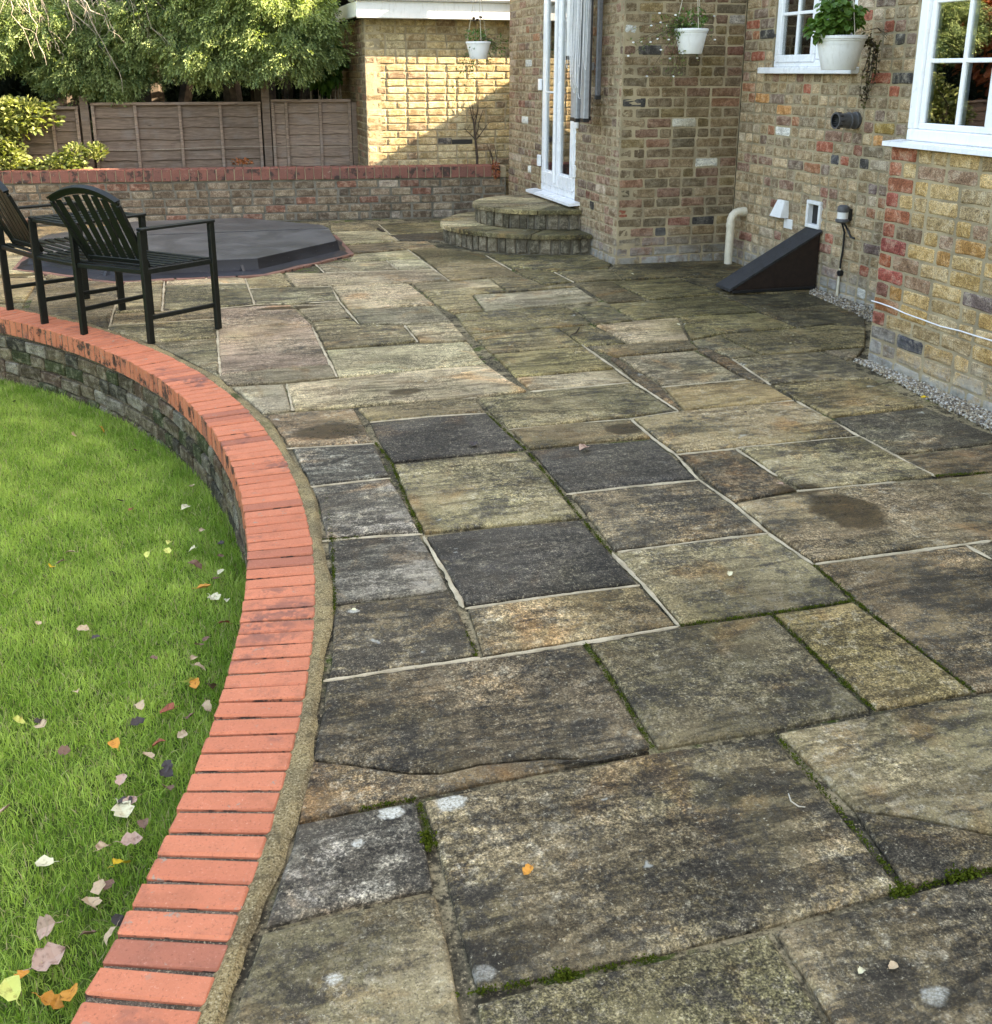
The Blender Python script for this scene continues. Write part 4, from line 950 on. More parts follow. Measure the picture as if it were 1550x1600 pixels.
# ================================================================== double seat
seat=empty('double_seat'); tag(seat,'dark green metal double garden seat with slatted table between its two chairs','garden seat')
def part(name,f,mat='dark',parent=seat):
    m=MB(); f(m); return m.build(name,MT[mat],parent)
ZA,ZS=.648,.425
def z3(p,z): return np.array([p[0],p[1],z])
chairs=[((-.690,6.359),(-.305,6.026),(.072,6.297),(-.324,6.693)),((-1.208,7.177),(-.945,6.703),(-.511,6.984),(-.765,7.426))]
for C_ in chairs:
    P1,P2,P3,P4=[np.array(p) for p in C_]; wd=(P2-P1)/np.linalg.norm(P2-P1); bk=-(P3-P2)/np.linalg.norm(P3-P2)
    for p in (P1,P2,P3,P4):
        part('leg',lambda m:m.bar(z3(p,0),z3(p,ZA-.008),.042,.026,up=(*wd,0),bev=.003))
    for a,b in ((P2,P3),(P1,P4)):
        part('armrest',lambda m:m.bar(z3(a,ZA)+.012*np.array([*bk,0]),z3(b,ZA)-.02*np.array([*bk,0]),.046,.016))
        part('stretcher',lambda m:m.bar(z3(a,.150),z3(b,.150),.016,.026))
        part('seat_rail',lambda m:m.bar(z3(a,ZS-.012),z3(b,ZS-.012),.018,.030))
    for a,b in ((P1,P2),(P4,P3)): part('seat_rail',lambda m:m.bar(z3(a,ZS-.012),z3(b,ZS-.012),.018,.028))
    for k in range(8):
        f=(k+.5)/8; a=P1+(P4-P1)*f; b=P2+(P3-P2)*f; dd=(b-a)/np.linalg.norm(b-a)
        part('seat_slat',lambda m:m.bar(z3(a+dd*.012,ZS+.006),z3(b-dd*.012,ZS+.006),.034,.008))
    mid=(P1+P2)/2; Wb,Wt=.42,.475
    def bp(s,t): # s across -1..1, t 0 bottom..1 top
        w_=(Wb+(Wt-Wb)*t)/2; q=mid+wd*(s*w_)-bk*.055*(1-t)+bk*.115*t; arch=.058*(1-s*s)*t
        return np.array([q[0],q[1],.452+(.352)*t+arch])
    nrmb=np.cross(bp(1,0)-bp(-1,0),bp(0,1)-bp(0,0)); nrmb/=np.linalg.norm(nrmb)
    for s in (-.86,-.57,-.285,0,.285,.57,.86):
        part('back_slat',lambda m:m.bar(bp(s,.02),bp(s,.94),.046,.007,up=nrmb))
    for s in (-1.03,1.03): part('back_post',lambda m:m.bar(bp(s,-.05),bp(s,.97),.022,.022,up=nrmb))
    def topr(m):
        S_=np.linspace(-1.05,1.05,15)
        for a,b in zip(S_[:-1],S_[1:]): m.bar(bp(a,.99),bp(b+.01,.99),.030,.014,up=nrmb,bev=0)
        for a,b in zip(S_[:-1],S_[1:]): m.bar(bp(a,1.04),bp(b+.01,1.04),.012,.034,up=nrmb,bev=0)
    part('top_rail',topr); part('back_rail',lambda m:m.bar(bp(-1.05,.02),bp(1.05,.02),.030,.014,up=nrmb))
a0,a1=np.array(chairs[1][1]),np.array(chairs[1][2]); b0,b1=np.array(chairs[0][0]),np.array(chairs[0][3])
for z,nm in ((ZA+.002,'table_slat'),(ZS+.002,'shelf_slat')):
    for k in range(9):
        f=(k+.4)/9; a=a0+(a1-a0)*f; b=b0+(b1-b0)*f; part(nm,lambda m:m.bar(z3(a,z),z3(b,z),.030,.008))
for z in (ZA-.012,ZS-.012):
    for a,b in ((a0,b0),(a1,b1)): part('table_rail',lambda m:m.bar(z3(a,z),z3(b,z),.018,.022))
# ================================================================== wall fittings
# wedge shaped ramp housing
o=empty('ramp_housing'); tag(o,'dark wedge shaped housing sloping down from the small white hatch','ramp housing')
m=MB(); V=[]
yb0,yb1=6.405,6.585
for y in (yb0,yb1): V+=[(3.56,y,.004),(4.225,y,.004),(4.225,y,.395),(3.56,y,.022)]
m.add(V,[(0,1,2,3),(7,6,5,4),(0,4,5,1),(1,5,6,2),(0,3,7,4)]); m.build('side_panel',MT['brown'],o)
m=MB(); Vt=[(3.535,yb0-.012,.018),(4.232,yb0-.012,.402),(4.232,yb1+.012,.402),(3.535,yb1+.012,.018)]; V=Vt+[(x,y,z+.018) for x,y,z in Vt]
m.add(V,[(3,2,1,0),(4,5,6,7),(0,1,5,4),(1,2,6,5),(2,3,7,6),(3,0,4,7)]); m.build('lid',MT['ramp'],o)
m=MB(); m.bar((3.56,yb0-.004,.012),(4.22,yb0-.004,.012),.02,.02); m.build('base_rail',MT['black'],o)
# white hatch frame
o=empty('wall_hatch'); tag(o,'small open white framed hatch at the top of the dark wedge housing','hatch')
m=MB(); frame_rect(m,XR,6.605,6.428,.42,.612,.026,XR-.022,XR+.06,.004); m.build('frame',MT['white_old'],o)
m=MB(); m.box((XR+.02,6.42,.42),(XR+.03,6.61,.62)); m.build('inner_shade',MT['black'],o)  # black sheet standing for the shade inside the open hatch
# cowl vent
o=empty('wall_vent'); tag(o,'white sloping cowl vent on the brick wall above the dark housing','vent')
q0=PX(1222,330,XR); yv=6.93; zv=.50
m=MB(); V=[(XR,yv+.055,zv+.07),(XR,yv-.055,zv+.07),(XR-.075,yv+.075,zv-.05),(XR-.075,yv-.075,zv-.05),(XR,yv+.075,zv-.055),(XR,yv-.075,zv-.055),(XR-.03,yv+.05,zv+.072),(XR-.03,yv-.05,zv+.072)]
m.add(V,[(0,1,7,6),(6,7,3,2),(0,6,2,4),(1,5,3,7),(2,3,5,4)]); m.build('cowl',MT['white_old'],o)
m=MB(); m.box((XR-.012,yv-.14,zv-.13),(XR+.002,yv-.03,zv-.06),.003); m.build('backplate',MT['white_old'],o)
# black flue terminal
fc=np.array([XR,6.13,1.183]); o=empty('flue_terminal'); tag(o,'short black round flue pipe poking out of the wall below the window','flue')
tip=None
m=MB()
d=np.array([-1,0.0,-.02]); L=.165
m.lathe([(.052,0),(.056,.004),(.056,.022),(.050,.024),(.047,.03),(.047,.055),(.054,.057),(.054,.066),(.047,.068),(.047,.135),(.053,.137),(.053,L),(.044,L),(.042,.09),(.0,.088)],fc,24,0); m.build('pipe',MT['greyp'],o,True)
for k in range(10):
    a=k*2*math.pi/10; m=MB(); c=fc+np.array([-.145,.0535*math.cos(a),.0535*math.sin(a)]); m.bar(c+[-.012,0,0],c+[.012,0,0],.012,.006); m.build('slot',MT['black'],o)
m=MB(); m.lathe([(.043,0.),(.0435,.07)],fc+np.array([-.09,0,0]),20,0); m.build('liner',MT['black'],o)
# overflow pipe
o=empty('waste_pipe'); tag(o,'cream plastic waste pipe bending into the wall in the brick corner','pipe')
bx,by=4.115,7.50
P=[(bx,by,.0),(bx,by,.30),(bx,by,.355),(bx+.012,by,.385),(bx+.035,by,.408),(bx+.065,by,.416),(XR+.01,by,.416)]; m=MB(); m.tube(P,.033,14); m.build('pipe',MT['cream'],o,True)
m=MB(); m.tube([(bx,by,.296),(bx,by,.330)],.037,14); m.tube([(XR-.03,by,.416),(XR-.002,by,.416)],.037,14); m.build('collar',MT['cream'],o,True)
# sensor lamp with cable
o=empty('wall_light'); tag(o,'small dark bell shaped wall light with black cable running down the bricks','light')
q=PX(1328,335,XR); ly,lz=float(q[1]),float(q[2])
m=MB(); m.lathe([(.0,.065),(.025,.064),(.038,.052),(.041,.03),(.041,.022),(.034,.02),(.034,-.028),(.045,-.03),(.046,-.045),(.03,-.055),(0,-.056)][::-1],(XR-.055,ly,lz),20); m.build('lamp_body',MT['greyp'],o,True)
m=MB(); m.lathe([(.036,-.026),(.036,.018)],(XR-.055,ly,lz),20); m.build('lens',MT['white_old'],o,True)
m=MB(); m.box((XR-.03,ly-.03,lz-.04),(XR,ly+.03,lz+.04),.004); m.build('bracket',MT['black'],o)
m=MB(); P=[(XR-.05,ly+.012,lz-.05),(XR-.02,ly+.012,lz-.12),(XR-.014,ly+.02,lz-.25),(XR-.016,ly+.028,lz-.33),(XR-.014,ly+.03,.19)]; m.tube(P,.007,7); m.tube([(XR-.05,ly-.012,lz-.05),(XR-.02,ly-.02,lz-.10),(XR-.012,ly-.05,lz-.145),(XR-.004,ly-.085,lz-.150)],.007,7); m.build('cable',MT['black'],o)
m=MB(); m.tube([(XR-.014,ly+.03,.195),(XR-.014,ly+.035,-.02)],.009,7); m.build('conduit',MT['cream'],o); m=MB(); m.tube([(XR-.03,ly+.02,.165),(XR-.002,ly+.02,.165)],.02,10); m.build('clip',MT['black'],o)
# white cable on the near wall
pts=[PX(x,y,XN-.006) for x,y in ((1362,470),(1376,474),(1393,480),(1415,490),(1440,499),(1470,510),(1500,517),(1525,525),(1552,533),(1600,548),(1680,570))]
m=MB(); m.tube(pts,.0035,7); tag(m.build('white_cable',MT['cord']),'white cable running down across the nearest brick wall','cable')
# folded clothes airer on the door wall
o=empty('clothes_airer'); tag(o,'folded wall mounted clothes airer with hanging white cords beside the patio door','clothes airer')
for (y,x,z0,w_,d_,mt) in ((8.27,XD-.17,1.12,.085,.05,'alu'),(8.05,XD-.17,1.12,.085,.045,'alu'),(8.16,XD-.12,1.13,.11,.05,'greyp'),(8.16,XD-.19,1.115,.04,.04,'alu'),(8.33,XD-.21,1.60,.07,.03,'white_old'),(7.90,XD-.12,1.30,.03,.04,'greyp')):
    m=MB(); m.box((x-d_/2,y-w_/2,z0),(x+d_/2,y+w_/2,2.6),.006); m.build('arm',MT[mt],o); m=MB(); m.box((x-d_/2-.003,y-w_/2-.003,z0-.02),(x+d_/2+.003,y+w_/2+.003,z0+.012),.004); m.build('end_cap',MT['black'],o)
m=MB(); m.box((XD-.08,7.95,2.2),(XD-.001,8.40,2.6),.01); m.box((XD-.06,8.30,1.5),(XD-.001,8.34,1.56)); m.build('bracket',MT['alu'],o)
for k in range(14):
    y0=7.92+rnd.uniform(0,.44); y1=y0+rnd.uniform(-.09,.09); x=XD-.225-rnd.uniform(0,.03); zl=rnd.uniform(1.28,1.62)
    P=[(x+.02,y0,2.6),(x,y0+rnd.uniform(-.02,.02),2.1),(x-.01,y0+rnd.uniform(-.02,.02),zl+.12),(x,(y0+y1)/2,zl),(x-.01,y1,zl+.12),(x,y1+rnd.uniform(-.03,.03),2.1),(x+.02,y1,2.6)]
    Q=[]; 
    for i in range(len(P)-1):
        for j in range(4):
            f=j/4; p=[np.array(P[max(0,min(len(P)-1,i+s))]) for s in (-1,0,1,2)]
            Q.append(.5*((2*p[1])+(-p[0]+p[2])*f+(2*p[0]-5*p[1]+4*p[2]-p[3])*f*f+(-p[0]+3*p[1]-3*p[2]+p[3])*f**3))
    Q.append(np.array(P[-1])); m=MB(); m.tube(Q,.0020,5); m.build('cord',MT['cord'],o)
# ================================================================== foliage helpers
def rotmats(n,dirs,roll=None):
    d=dirs/np.linalg.norm(dirs,axis=1)[:,None]; up=np.tile([0,0,1.],(n,1)); x=np.cross(d,up); x/=np.linalg.norm(x,axis=1)[:,None]+1e-6; y=np.cross(x,d)
    if roll is None: roll=nr.uniform(-1,1,n)
    c,s=np.cos(roll)[:,None],np.sin(roll)[:,None]; x2=c*x+s*y; y2=-s*x+c*y
    return np.stack([d,x2,y2],axis=2)   # columns: along, side, normal
def scatter(name,tv,tf,pos,dirs,size,mat,tone,parent=None,roll=None):
    n=len(pos); Rm=rotmats(n,dirs,roll); V=np.einsum('nij,kj->nki',Rm,tv)*size[:,None,None]+pos[:,None,:]
    k=len(tv); F=(np.array(tf)[None]+(np.arange(n)*k)[:,None,None]).reshape(-1,np.array(tf).shape[1])
    t=np.repeat(tone,k); T=np.c_[t,t,t,np.ones_like(t)]
    return obj(name,npmesh(name,V.reshape(-1,3),F,MT[mat],T),parent)
def t_spray():
    r=np.random.default_rng(3); V=[];F=[]
    for k in range(26):
        u=r.random()**.8; wv=(.10+.42*u*(1.15-u)*2)*r.uniform(-1,1); p=np.array([u,wv,-.18*u*u+r.normal(0,.03)])
        d=np.array([1,wv*1.3+r.normal(0,.3),r.normal(-.1,.3)]); d/=np.linalg.norm(d); q=r.normal(size=3)*[.4,.5,1]; sd=np.cross(d,q); sd/=np.linalg.norm(sd); l=r.uniform(.13,.24); w_=l*.22
        i=len(V); V+=[p,p+d*l*.5+sd*w_,p+d*l,p+d*l*.5-sd*w_]; F.append((i,i+1,i+2,i+3))
    return np.array(V),F
def t_spray_old():
    V=[];F=[]
    def leaf(p,d,l,w,zz):
        d=np.array(d)/np.linalg.norm(d); s=np.array([-d[1],d[0],0]); b=np.array([*p,zz]); i=len(V); d3=np.array([*d[:2],0])
        V.extend([b,b+d3*l*.5+s*w,b+d3*l-np.array([0,0,.12*l]),b+d3*l*.5-s*w]); F.append((i,i+1,i+2,i+3))
    leaf((0,0),(1,0),.5,.018,0); leaf((.45,0),(1,0),.55,.022,-.02)
    for k in range(7):
        x=.08+.12*k; l=.42*(1-.09*k)
        for s in (-1,1):
            leaf((x,0),(1,.80*s),l,.024,-.01*k); leaf((x+l*.35,s*l*.28),(1,.2*s),l*.5,.018,-.01*k-.01)
    return np.array(V),F
def t_leaf(w=.30,fold=.10):
    V=np.array([(0,0,0),(.35,w,fold),(.75,w*.75,fold*.6),(1,0,-.12),(.75,-w*.75,fold*.6),(.35,-w,fold)]); return V,[(0,1,2,3),(0,3,4,5)]
SPRAY=t_spray(); LEAF=t_leaf()
def blob(n,c,r,surf=.75):
    d=nr.normal(size=(n,3)); d/=np.linalg.norm(d,axis=1)[:,None]; rr=surf+(1-surf)*nr.random(n); rr*=1+.18*np.sin(d[:,0]*7+c[0]*5)*np.cos(d[:,2]*6+c[1])
    return np.array(c)+d*rr[:,None]*np.array(r),d
def foliage(name,blobs,per,size,mat,parent,out=(.9,.9,.2),grav=-.45,tmpl=SPRAY,tone=(.1,1.)):
    Ps=[];Ds=[]
    for b in blobs:
        c,r=b[:3],b[3:6]; n=int(per*(r[0]*r[1]+r[1]*r[2]+r[0]*r[2])*4); p,d=blob(n,c,r,.55); lob=np.sin(p[:,0]*11+p[:,2]*5+p[:,1]*7)*np.sin(p[:,2]*13-p[:,0]*6); kp=(lob>-.22)|(nr.random(n)<.12) if tmpl is SPRAY else np.ones(n,bool); p=p[kp]; d=d[kp]; Ps.append(p);Ds.append(d*np.array(out)+np.array([0,0,grav])+nr.normal(size=(len(p),3))*.35)
    P=np.concatenate(Ps);D=np.concatenate(Ds); n=len(P)
    return scatter(name,*tmpl,P,D,nr.uniform(.7,1.25,n)*size,mat,np.clip(nr.normal((tone[0]+tone[1])/2,.22,n)+.1*np.sin(P[:,0]*6+P[:,2]*9),0,1),parent,nr.uniform(-.8,.8,n))
# --- trees behind the fence
def trunk(name,P,r,mat,parent): m=MB(); m.tube(P,r,9); return m.build(name,MT[mat],parent,True)
def wob(p,q,n,a):
    p=np.array(p,float);q=np.array(q,float); return [p+(q-p)*i/n+np.array([rnd.gauss(0,a),rnd.gauss(0,a),0])*(0<i<n) for i in range(n+1)]
t1=empty('conifer_tree'); tag(t1,'conifer with bright drooping sprays overhanging the fence, nearest the outbuilding','tree')
trunk('trunk',wob((.85,12.9,.3),(.9,13.0,7),8,.03),[.16,.15,.14,.13,.12,.1,.08,.06,.04],'bark',t1)
trunk('trunk',wob((.50,12.7,.3),(.42,12.9,6),8,.03),[.12,.11,.1,.1,.09,.08,.06,.05,.03],'bark',t1)
foliage('crown',[(.55,11.75,1.95,.62,.42,.42),(.95,11.62,1.72,.50,.36,.30),(.20,11.75,1.80,.55,.4,.40),(.75,11.6,2.35,.60,.45,.42),(.0,11.85,2.4,.6,.5,.5),(1.15,11.65,2.05,.38,.34,.34),(-.35,11.85,2.05,.5,.4,.42),(1.42,11.6,1.98,.24,.16,.07),(1.40,11.6,1.70,.20,.15,.06),(1.3,11.6,2.2,.2,.15,.1),(.5,13.0,3.4,1.0,.7,.7),(.6,13.2,4.4,1.2,.9,1.0)],1050,.135,'conifer',t1)
for k in range(9):
    z=1.5+.22*k; trunk('limb',wob((.7,12.8,z-.1),(.3+.16*k-.2,11.8,z+.25),5,.03),[.035,.03,.025,.02,.012,.006],'bark',t1)
t2=empty('conifer_tree'); tag(t2,'darker conifer with dead twigs at the left behind the fence','tree')
trunk('trunk',wob((-1.3,13.2,.3),(-1.2,13.3,7),8,.03),[.18,.17,.15,.14,.12,.1,.08,.06,.04],'bark',t2)
trunk('trunk',wob((-.35,12.9,.3),(-.3,13.0,7),8,.03),[.14,.13,.12,.11,.1,.09,.07,.05,.03],'bark',t2)
foliage('crown',[(-1.45,11.95,1.95,.60,.42,.36),(-.95,12.0,1.72,.48,.36,.30),(-1.9,11.9,1.85,.5,.4,.35),(-.55,12.05,1.85,.45,.35,.45),(-1.2,12.0,1.48,.35,.3,.20),(-.75,12.1,1.42,.45,.3,.2),(-2.5,12.0,2.1,.6,.5,.5),(-1.5,13.1,3.2,1.2,.7,.7),(-1.2,13.3,4.3,1.4,.9,1.0)],980,.13,'conifer',t2,tone=(0,.9))
m=MB()
for k in range(46):
    x=rnd.uniform(-2.0,-.45); y=11.55+rnd.uniform(-.12,.15); z=2.35+rnd.uniform(-.05,.2); P=[(x,y,z)]; dx=rnd.uniform(.02,.12)
    for i in range(rnd.randint(4,9)): P.append((P[-1][0]+dx*rnd.uniform(.2,1.4)+rnd.gauss(0,.02),P[-1][1]+rnd.gauss(0,.02),P[-1][2]-rnd.uniform(.05,.13)))
    m.tube(P,list(np.linspace(.0065,.0018,len(P))),5)
    for i in range(3):
        j=rnd.randrange(1,len(P)); a=np.array(P[j]); b=a+np.array([rnd.uniform(-.08,.14),rnd.gauss(0,.03),-rnd.uniform(.05,.2)]); m.tube([a,(a+b)/2+[.01,0,.01],b],[.0035,.0025,.0012],4)
m.build('dead_twigs',MT['twig'],t2)
m=MB()
for (x,z,dx) in ((1.08,1.75,.15),(1.12,1.78,.30),(1.02,1.85,.05),(1.15,1.9,.22)):
    P=[(x-.1,11.75,z-.35),(x,11.7,z),(x+dx*.5,11.68,z+.25),(x+dx,11.66,z+.42)]; m.tube(P,[.03,.024,.014,.006],6)
    for k in range(4): a=np.array(P[2]); b=a+np.array([rnd.uniform(-.1,.2),0,rnd.uniform(.05,.2)]); m.tube([a,b],[.008,.002],4)
m.build('dead_branch',MT['twig'],t1)
# dark hedge of conifers behind
hd=empty('conifer_hedge'); tag(hd,'dense dark conifer hedge in shade behind the trees','hedge')
m=MB(); V=[];nx,nz=44,16
for i in range(nx+1):
    for j in range(nz+1):
        x=-14+22*i/nx; z=.2+6.6*j/nz; V.append((x,14.6+.25*math.sin(i*1.3+j*.7)+.2*math.sin(j*1.9+i*.4)+rnd.gauss(0,.08)+.02*j,z))
m.add(V,[(i*(nz+1)+j,(i+1)*(nz+1)+j,(i+1)*(nz+1)+j+1,i*(nz+1)+j+1) for i in range(nx) for j in range(nz)]); m.add([(-14,14.7,.2),(8,14.7,.2),(8,17,.2),(-14,17,.2),(-14,14.9,6.8),(8,14.9,6.8),(8,17,6.8),(-14,17,6.8)],[(4,5,6,7),(2,3,7,6)])
m.build('hedge_core',MT['hedge'],hd)
n=5200; P=np.c_[nr.uniform(-6,4,n),14.25+nr.normal(0,.18,n),nr.uniform(.4,4.5,n)]; D=np.c_[nr.normal(0,.5,n),-np.abs(nr.normal(.6,.3,n)),nr.normal(-.4,.4,n)]
scatter('hedge_foliage',*SPRAY,P,D,nr.uniform(.16,.34,n),'hedge',np.clip(nr.normal(.4,.25,n),0,1),hd)
tag(hd.children[-1],kind='stuff')
for k,(x,y) in enumerate(((-.75,13.5),(-2.2,13.7),(.1,13.9),(1.45,13.4),(1.25,14.0))):
    tt=tag(trunk('tree_trunk',wob((x,y,.3),(x+rnd.uniform(-.1,.1),y,5),6,.04),[.09,.085,.08,.07,.06,.05,.03],'bark',None),['dark trunk just left of the second fence post','dark trunk behind the variegated shrub','dark trunk at the middle of the back fence','slim trunk beside the outbuilding','slim trunk right of the overhanging conifer'][k],'tree trunk')
# shrubs by the garage left side
b1=empty('bamboo_clump'); tag(b1,'dim clump of slender leafy stems beside the outbuilding wall','shrub'); m=MB()
for k in range(9):
    x=1.42+.035*k+rnd.gauss(0,.01); m.tube([(x,12.5,.4),(x+rnd.gauss(0,.02),12.5,1.2),(x+rnd.gauss(0,.05),12.45,2.1)],[.009,.008,.004],5)
m.build('stem',MT['twig'],b1); foliage('leaves',[(1.50,12.4,1.65,.22,.2,.35)],900,.11,'broad',b1,tmpl=LEAF,tone=(0,.4),grav=-.8)
# variegated shrub
vs=empty('variegated_shrub'); tag(vs,'yellow green variegated shrub behind the low wall at the left edge','shrub')
foliage('leaves',[(-1.95,11.72,.95,.42,.25,.30),(-1.65,11.68,1.06,.38,.22,.17),(-2.4,11.75,.9,.5,.3,.45),(-1.85,11.66,.66,.24,.2,.15),(-2.05,11.6,.55,.4,.16,.12),(-1.35,11.55,.56,.32,.14,.08)],1150,.058,'varieg',vs,tmpl=LEAF,grav=.15,tone=(.1,1.))
m=MB()
for k in range(14): a=(-2.1+rnd.uniform(-.2,.2),11.75,.38); b=(-1.9+rnd.uniform(-.5,.6),11.65+rnd.uniform(-.1,.1),.6+rnd.uniform(0,.5)); m.tube(wob(a,b,4,.02),[.014,.012,.01,.007,.003],5)
m.build('stem',MT['dtwig'],vs)
vs2=empty('variegated_shrub'); tag(vs2,'small low variegated shrub peeping over the coping in front of the fence post','shrub')
foliage('leaves',[(-1.16,11.62,.66,.12,.12,.11),(-.95,11.62,.68,.10,.1,.09),(-1.3,11.6,.58,.12,.12,.07)],1500,.052,'varieg',vs2,tmpl=LEAF,grav=.4)
m=MB(); [m.tube(wob((-1.1,11.65,.38),(-1.1+rnd.uniform(-.25,.2),11.62,.66),3,.01),[.006,.005,.004,.002],5) for k in range(7)]; m.build('stem',MT['dtwig'],vs2)
vs3=empty('small_shrub'); tag(vs3,'small dry leafy sprig behind the coping in front of the middle fence panel','plant')
foliage('leaves',[(.50,11.45,.56,.10,.08,.03)],900,.045,'redleaf',vs3,tmpl=LEAF,grav=.4); m=MB(); m.tube([(.5,11.45,.38),(.5,11.45,.55)],.004,5); m.build('stem',MT['dtwig'],vs3)
sr=empty('variegated_shrub'); tag(sr,'single variegated branch hanging in at the left edge above the shrub','shrub')
foliage('leaves',[(-1.95,11.4,1.40,.17,.14,.10)],1300,.055,'varieg',sr,tmpl=LEAF); m=MB(); m.tube([(-2.4,11.6,.5),(-2.35,11.5,1.1),(-1.95,11.4,1.42)],[.01,.008,.004],5); m.build('stem',MT['dtwig'],sr)
# bare climber on the outbuilding
o=empty('bare_climber'); tag(o,'bare dark climber stem growing up the outbuilding wall','climber'); m=MB()
bx=2.97; m.tube([(bx,11.10,.36),(bx+.01,11.12,.6),(bx-.01,11.14,.85),(bx-.02,11.15,1.0)],[.018,.015,.012,.009],6)
for (dx,dz) in ((-.10,.28),(-.03,.34),(.10,.30),(.15,.20),(-.14,.12),(.06,.36)):
    P=[(bx-.01,11.14,.86+rnd.uniform(-.1,.1))]; 
    for i in range(4): P.append((P[-1][0]+dx/4+rnd.gauss(0,.008),11.15,P[-1][2]+dz/4))
    m.tube(P,[.008,.006,.005,.004,.002],5)
    for i in range(3): a=np.array(P[rnd.randrange(1,5)]); m.tube([a,a+np.array([rnd.uniform(-.06,.06),0,rnd.uniform(.02,.08)])],[.003,.0015],4)
m.build('stem',MT['dtwig'],o)
o=empty('dry_sprig'); tag(o,'little dry sprig growing over the coping beside the door wall','plant'); m=MB()
for k in range(6): m.tube([(3.12+rnd.uniform(-.02,.02),10.95,.40),(3.10+rnd.uniform(-.08,.05),10.90,.60),(3.09+rnd.uniform(-.14,.08),10.88,.66+rnd.uniform(0,.10))],[.005,.004,.002],4)
m.build('stem',MT['dtwig'],o); foliage('leaves',[(3.10,10.80,.50,.03,.03,.10)],2500,.03,'redleaf',o,tmpl=LEAF)
# ================================================================== hanging baskets
def basket(c,r,h,label,plabel,bracket_from,pl):
    o=empty('hanging_pot',c); o.matrix_world=Matrix.Identity(4); tag(o,label,'hanging pot','white hanging pots along the house')
    m=MB(); b=r*.70
    pr=[(0,-h),(b*.96,-h),(b,-h+.004),(b+(r-b)*.72,-h*.30),(b+(r-b)*.74,-h*.27),(b+(r-b)*.80,-h*.25),(b+(r-b)*.84,-h*.16),(r*.99,-h*.14),(r,-h*.10),(r*1.045,-h*.08),(r*1.05,0),(r*1.0,.003),(r*.96,-.01),(r*.9,-h*.3),(0,-h*.3)]
    m.lathe(pr,c,36); m.build('pot',MT['pot'],o,True)
    m=MB(); m.lathe([(0,-.018),(r*.93,-.02)],c,24); m.build('compost',MT['soil'],o)
    hk=np.array([c[0],c[1],c[2]+.62])
    for k in range(3):
        a=.5+k*2*math.pi/3; m=MB(); m.tube([np.array(c)+[r*.98*math.cos(a),r*.98*math.sin(a),-.005],hk],.0028,5); m.build('hanger',MT['rope'],o)
    m=MB(); q=np.array(bracket_from); m.tube([q,np.array([hk[0],hk[1],q[2]]),hk],.006,6); m.tube([q-[0,0,.22],(q+[hk[0],hk[1],q[2]])/2 if False else (q*.4+np.array([hk[0],hk[1],q[2]])*.6)],.005,6); m.build('bracket',MT['black'],o)
    p=empty('potted_plant'); tag(p,plabel,'plant')
    pl(np.array(c),r,p)
    return o
def stems(m,c,ends,r0=.0028,sag=.0):
    for e in ends:
        P=[c,c*.6+np.array(e)*.4+[0,0,.04],c*.25+np.array(e)*.75+[0,0,.02],e]; m.tube(P,[r0,r0*.9,r0*.7,r0*.4],4)
def plantA(c,r,p): # airy white-flowered trailer to the left
    foliage('leaves',[(c[0],c[1],c[2]+.07,.12,.10,.09),(c[0]-.10,c[1],c[2]+.0,.07,.06,.05)],1500,.028,'broad',p,tmpl=LEAF,tone=(0,.8))
    m=MB(); E=[];n=26
    for k in range(n): E.append(c+np.array([-rnd.uniform(.05,.48),rnd.gauss(0,.05),-rnd.uniform(-.12,.36)]))
    for k in range(6): E.append(c+np.array([rnd.uniform(.0,.2),rnd.gauss(0,.04),rnd.uniform(-.30,.12)]))
    stems(m,c+[-.05,0,.01],E,.0018); m.build('stem',MT['dtwig'],p)
    P=[];
    for e in E:
        for k in range(14): f=rnd.uniform(.35,1); P.append(c*(1-f)+e*f+np.array([rnd.gauss(0,.012),rnd.gauss(0,.012),rnd.gauss(0,.012)+.03*(1-f)]))
    P=np.array(P); n=len(P); scatter('leaves',*LEAF,P,nr.normal(size=(n,3)),nr.uniform(.012,.026,n),'varieg',nr.uniform(0,.7,n),p)
    m=MB()
    for e in E[::2]+E[1::5]: m.lathe([(0,-.006),(.010,-.001),(.008,.006),(0,.008)],e,7)
    m.build('flower',MT['white_old'],p)
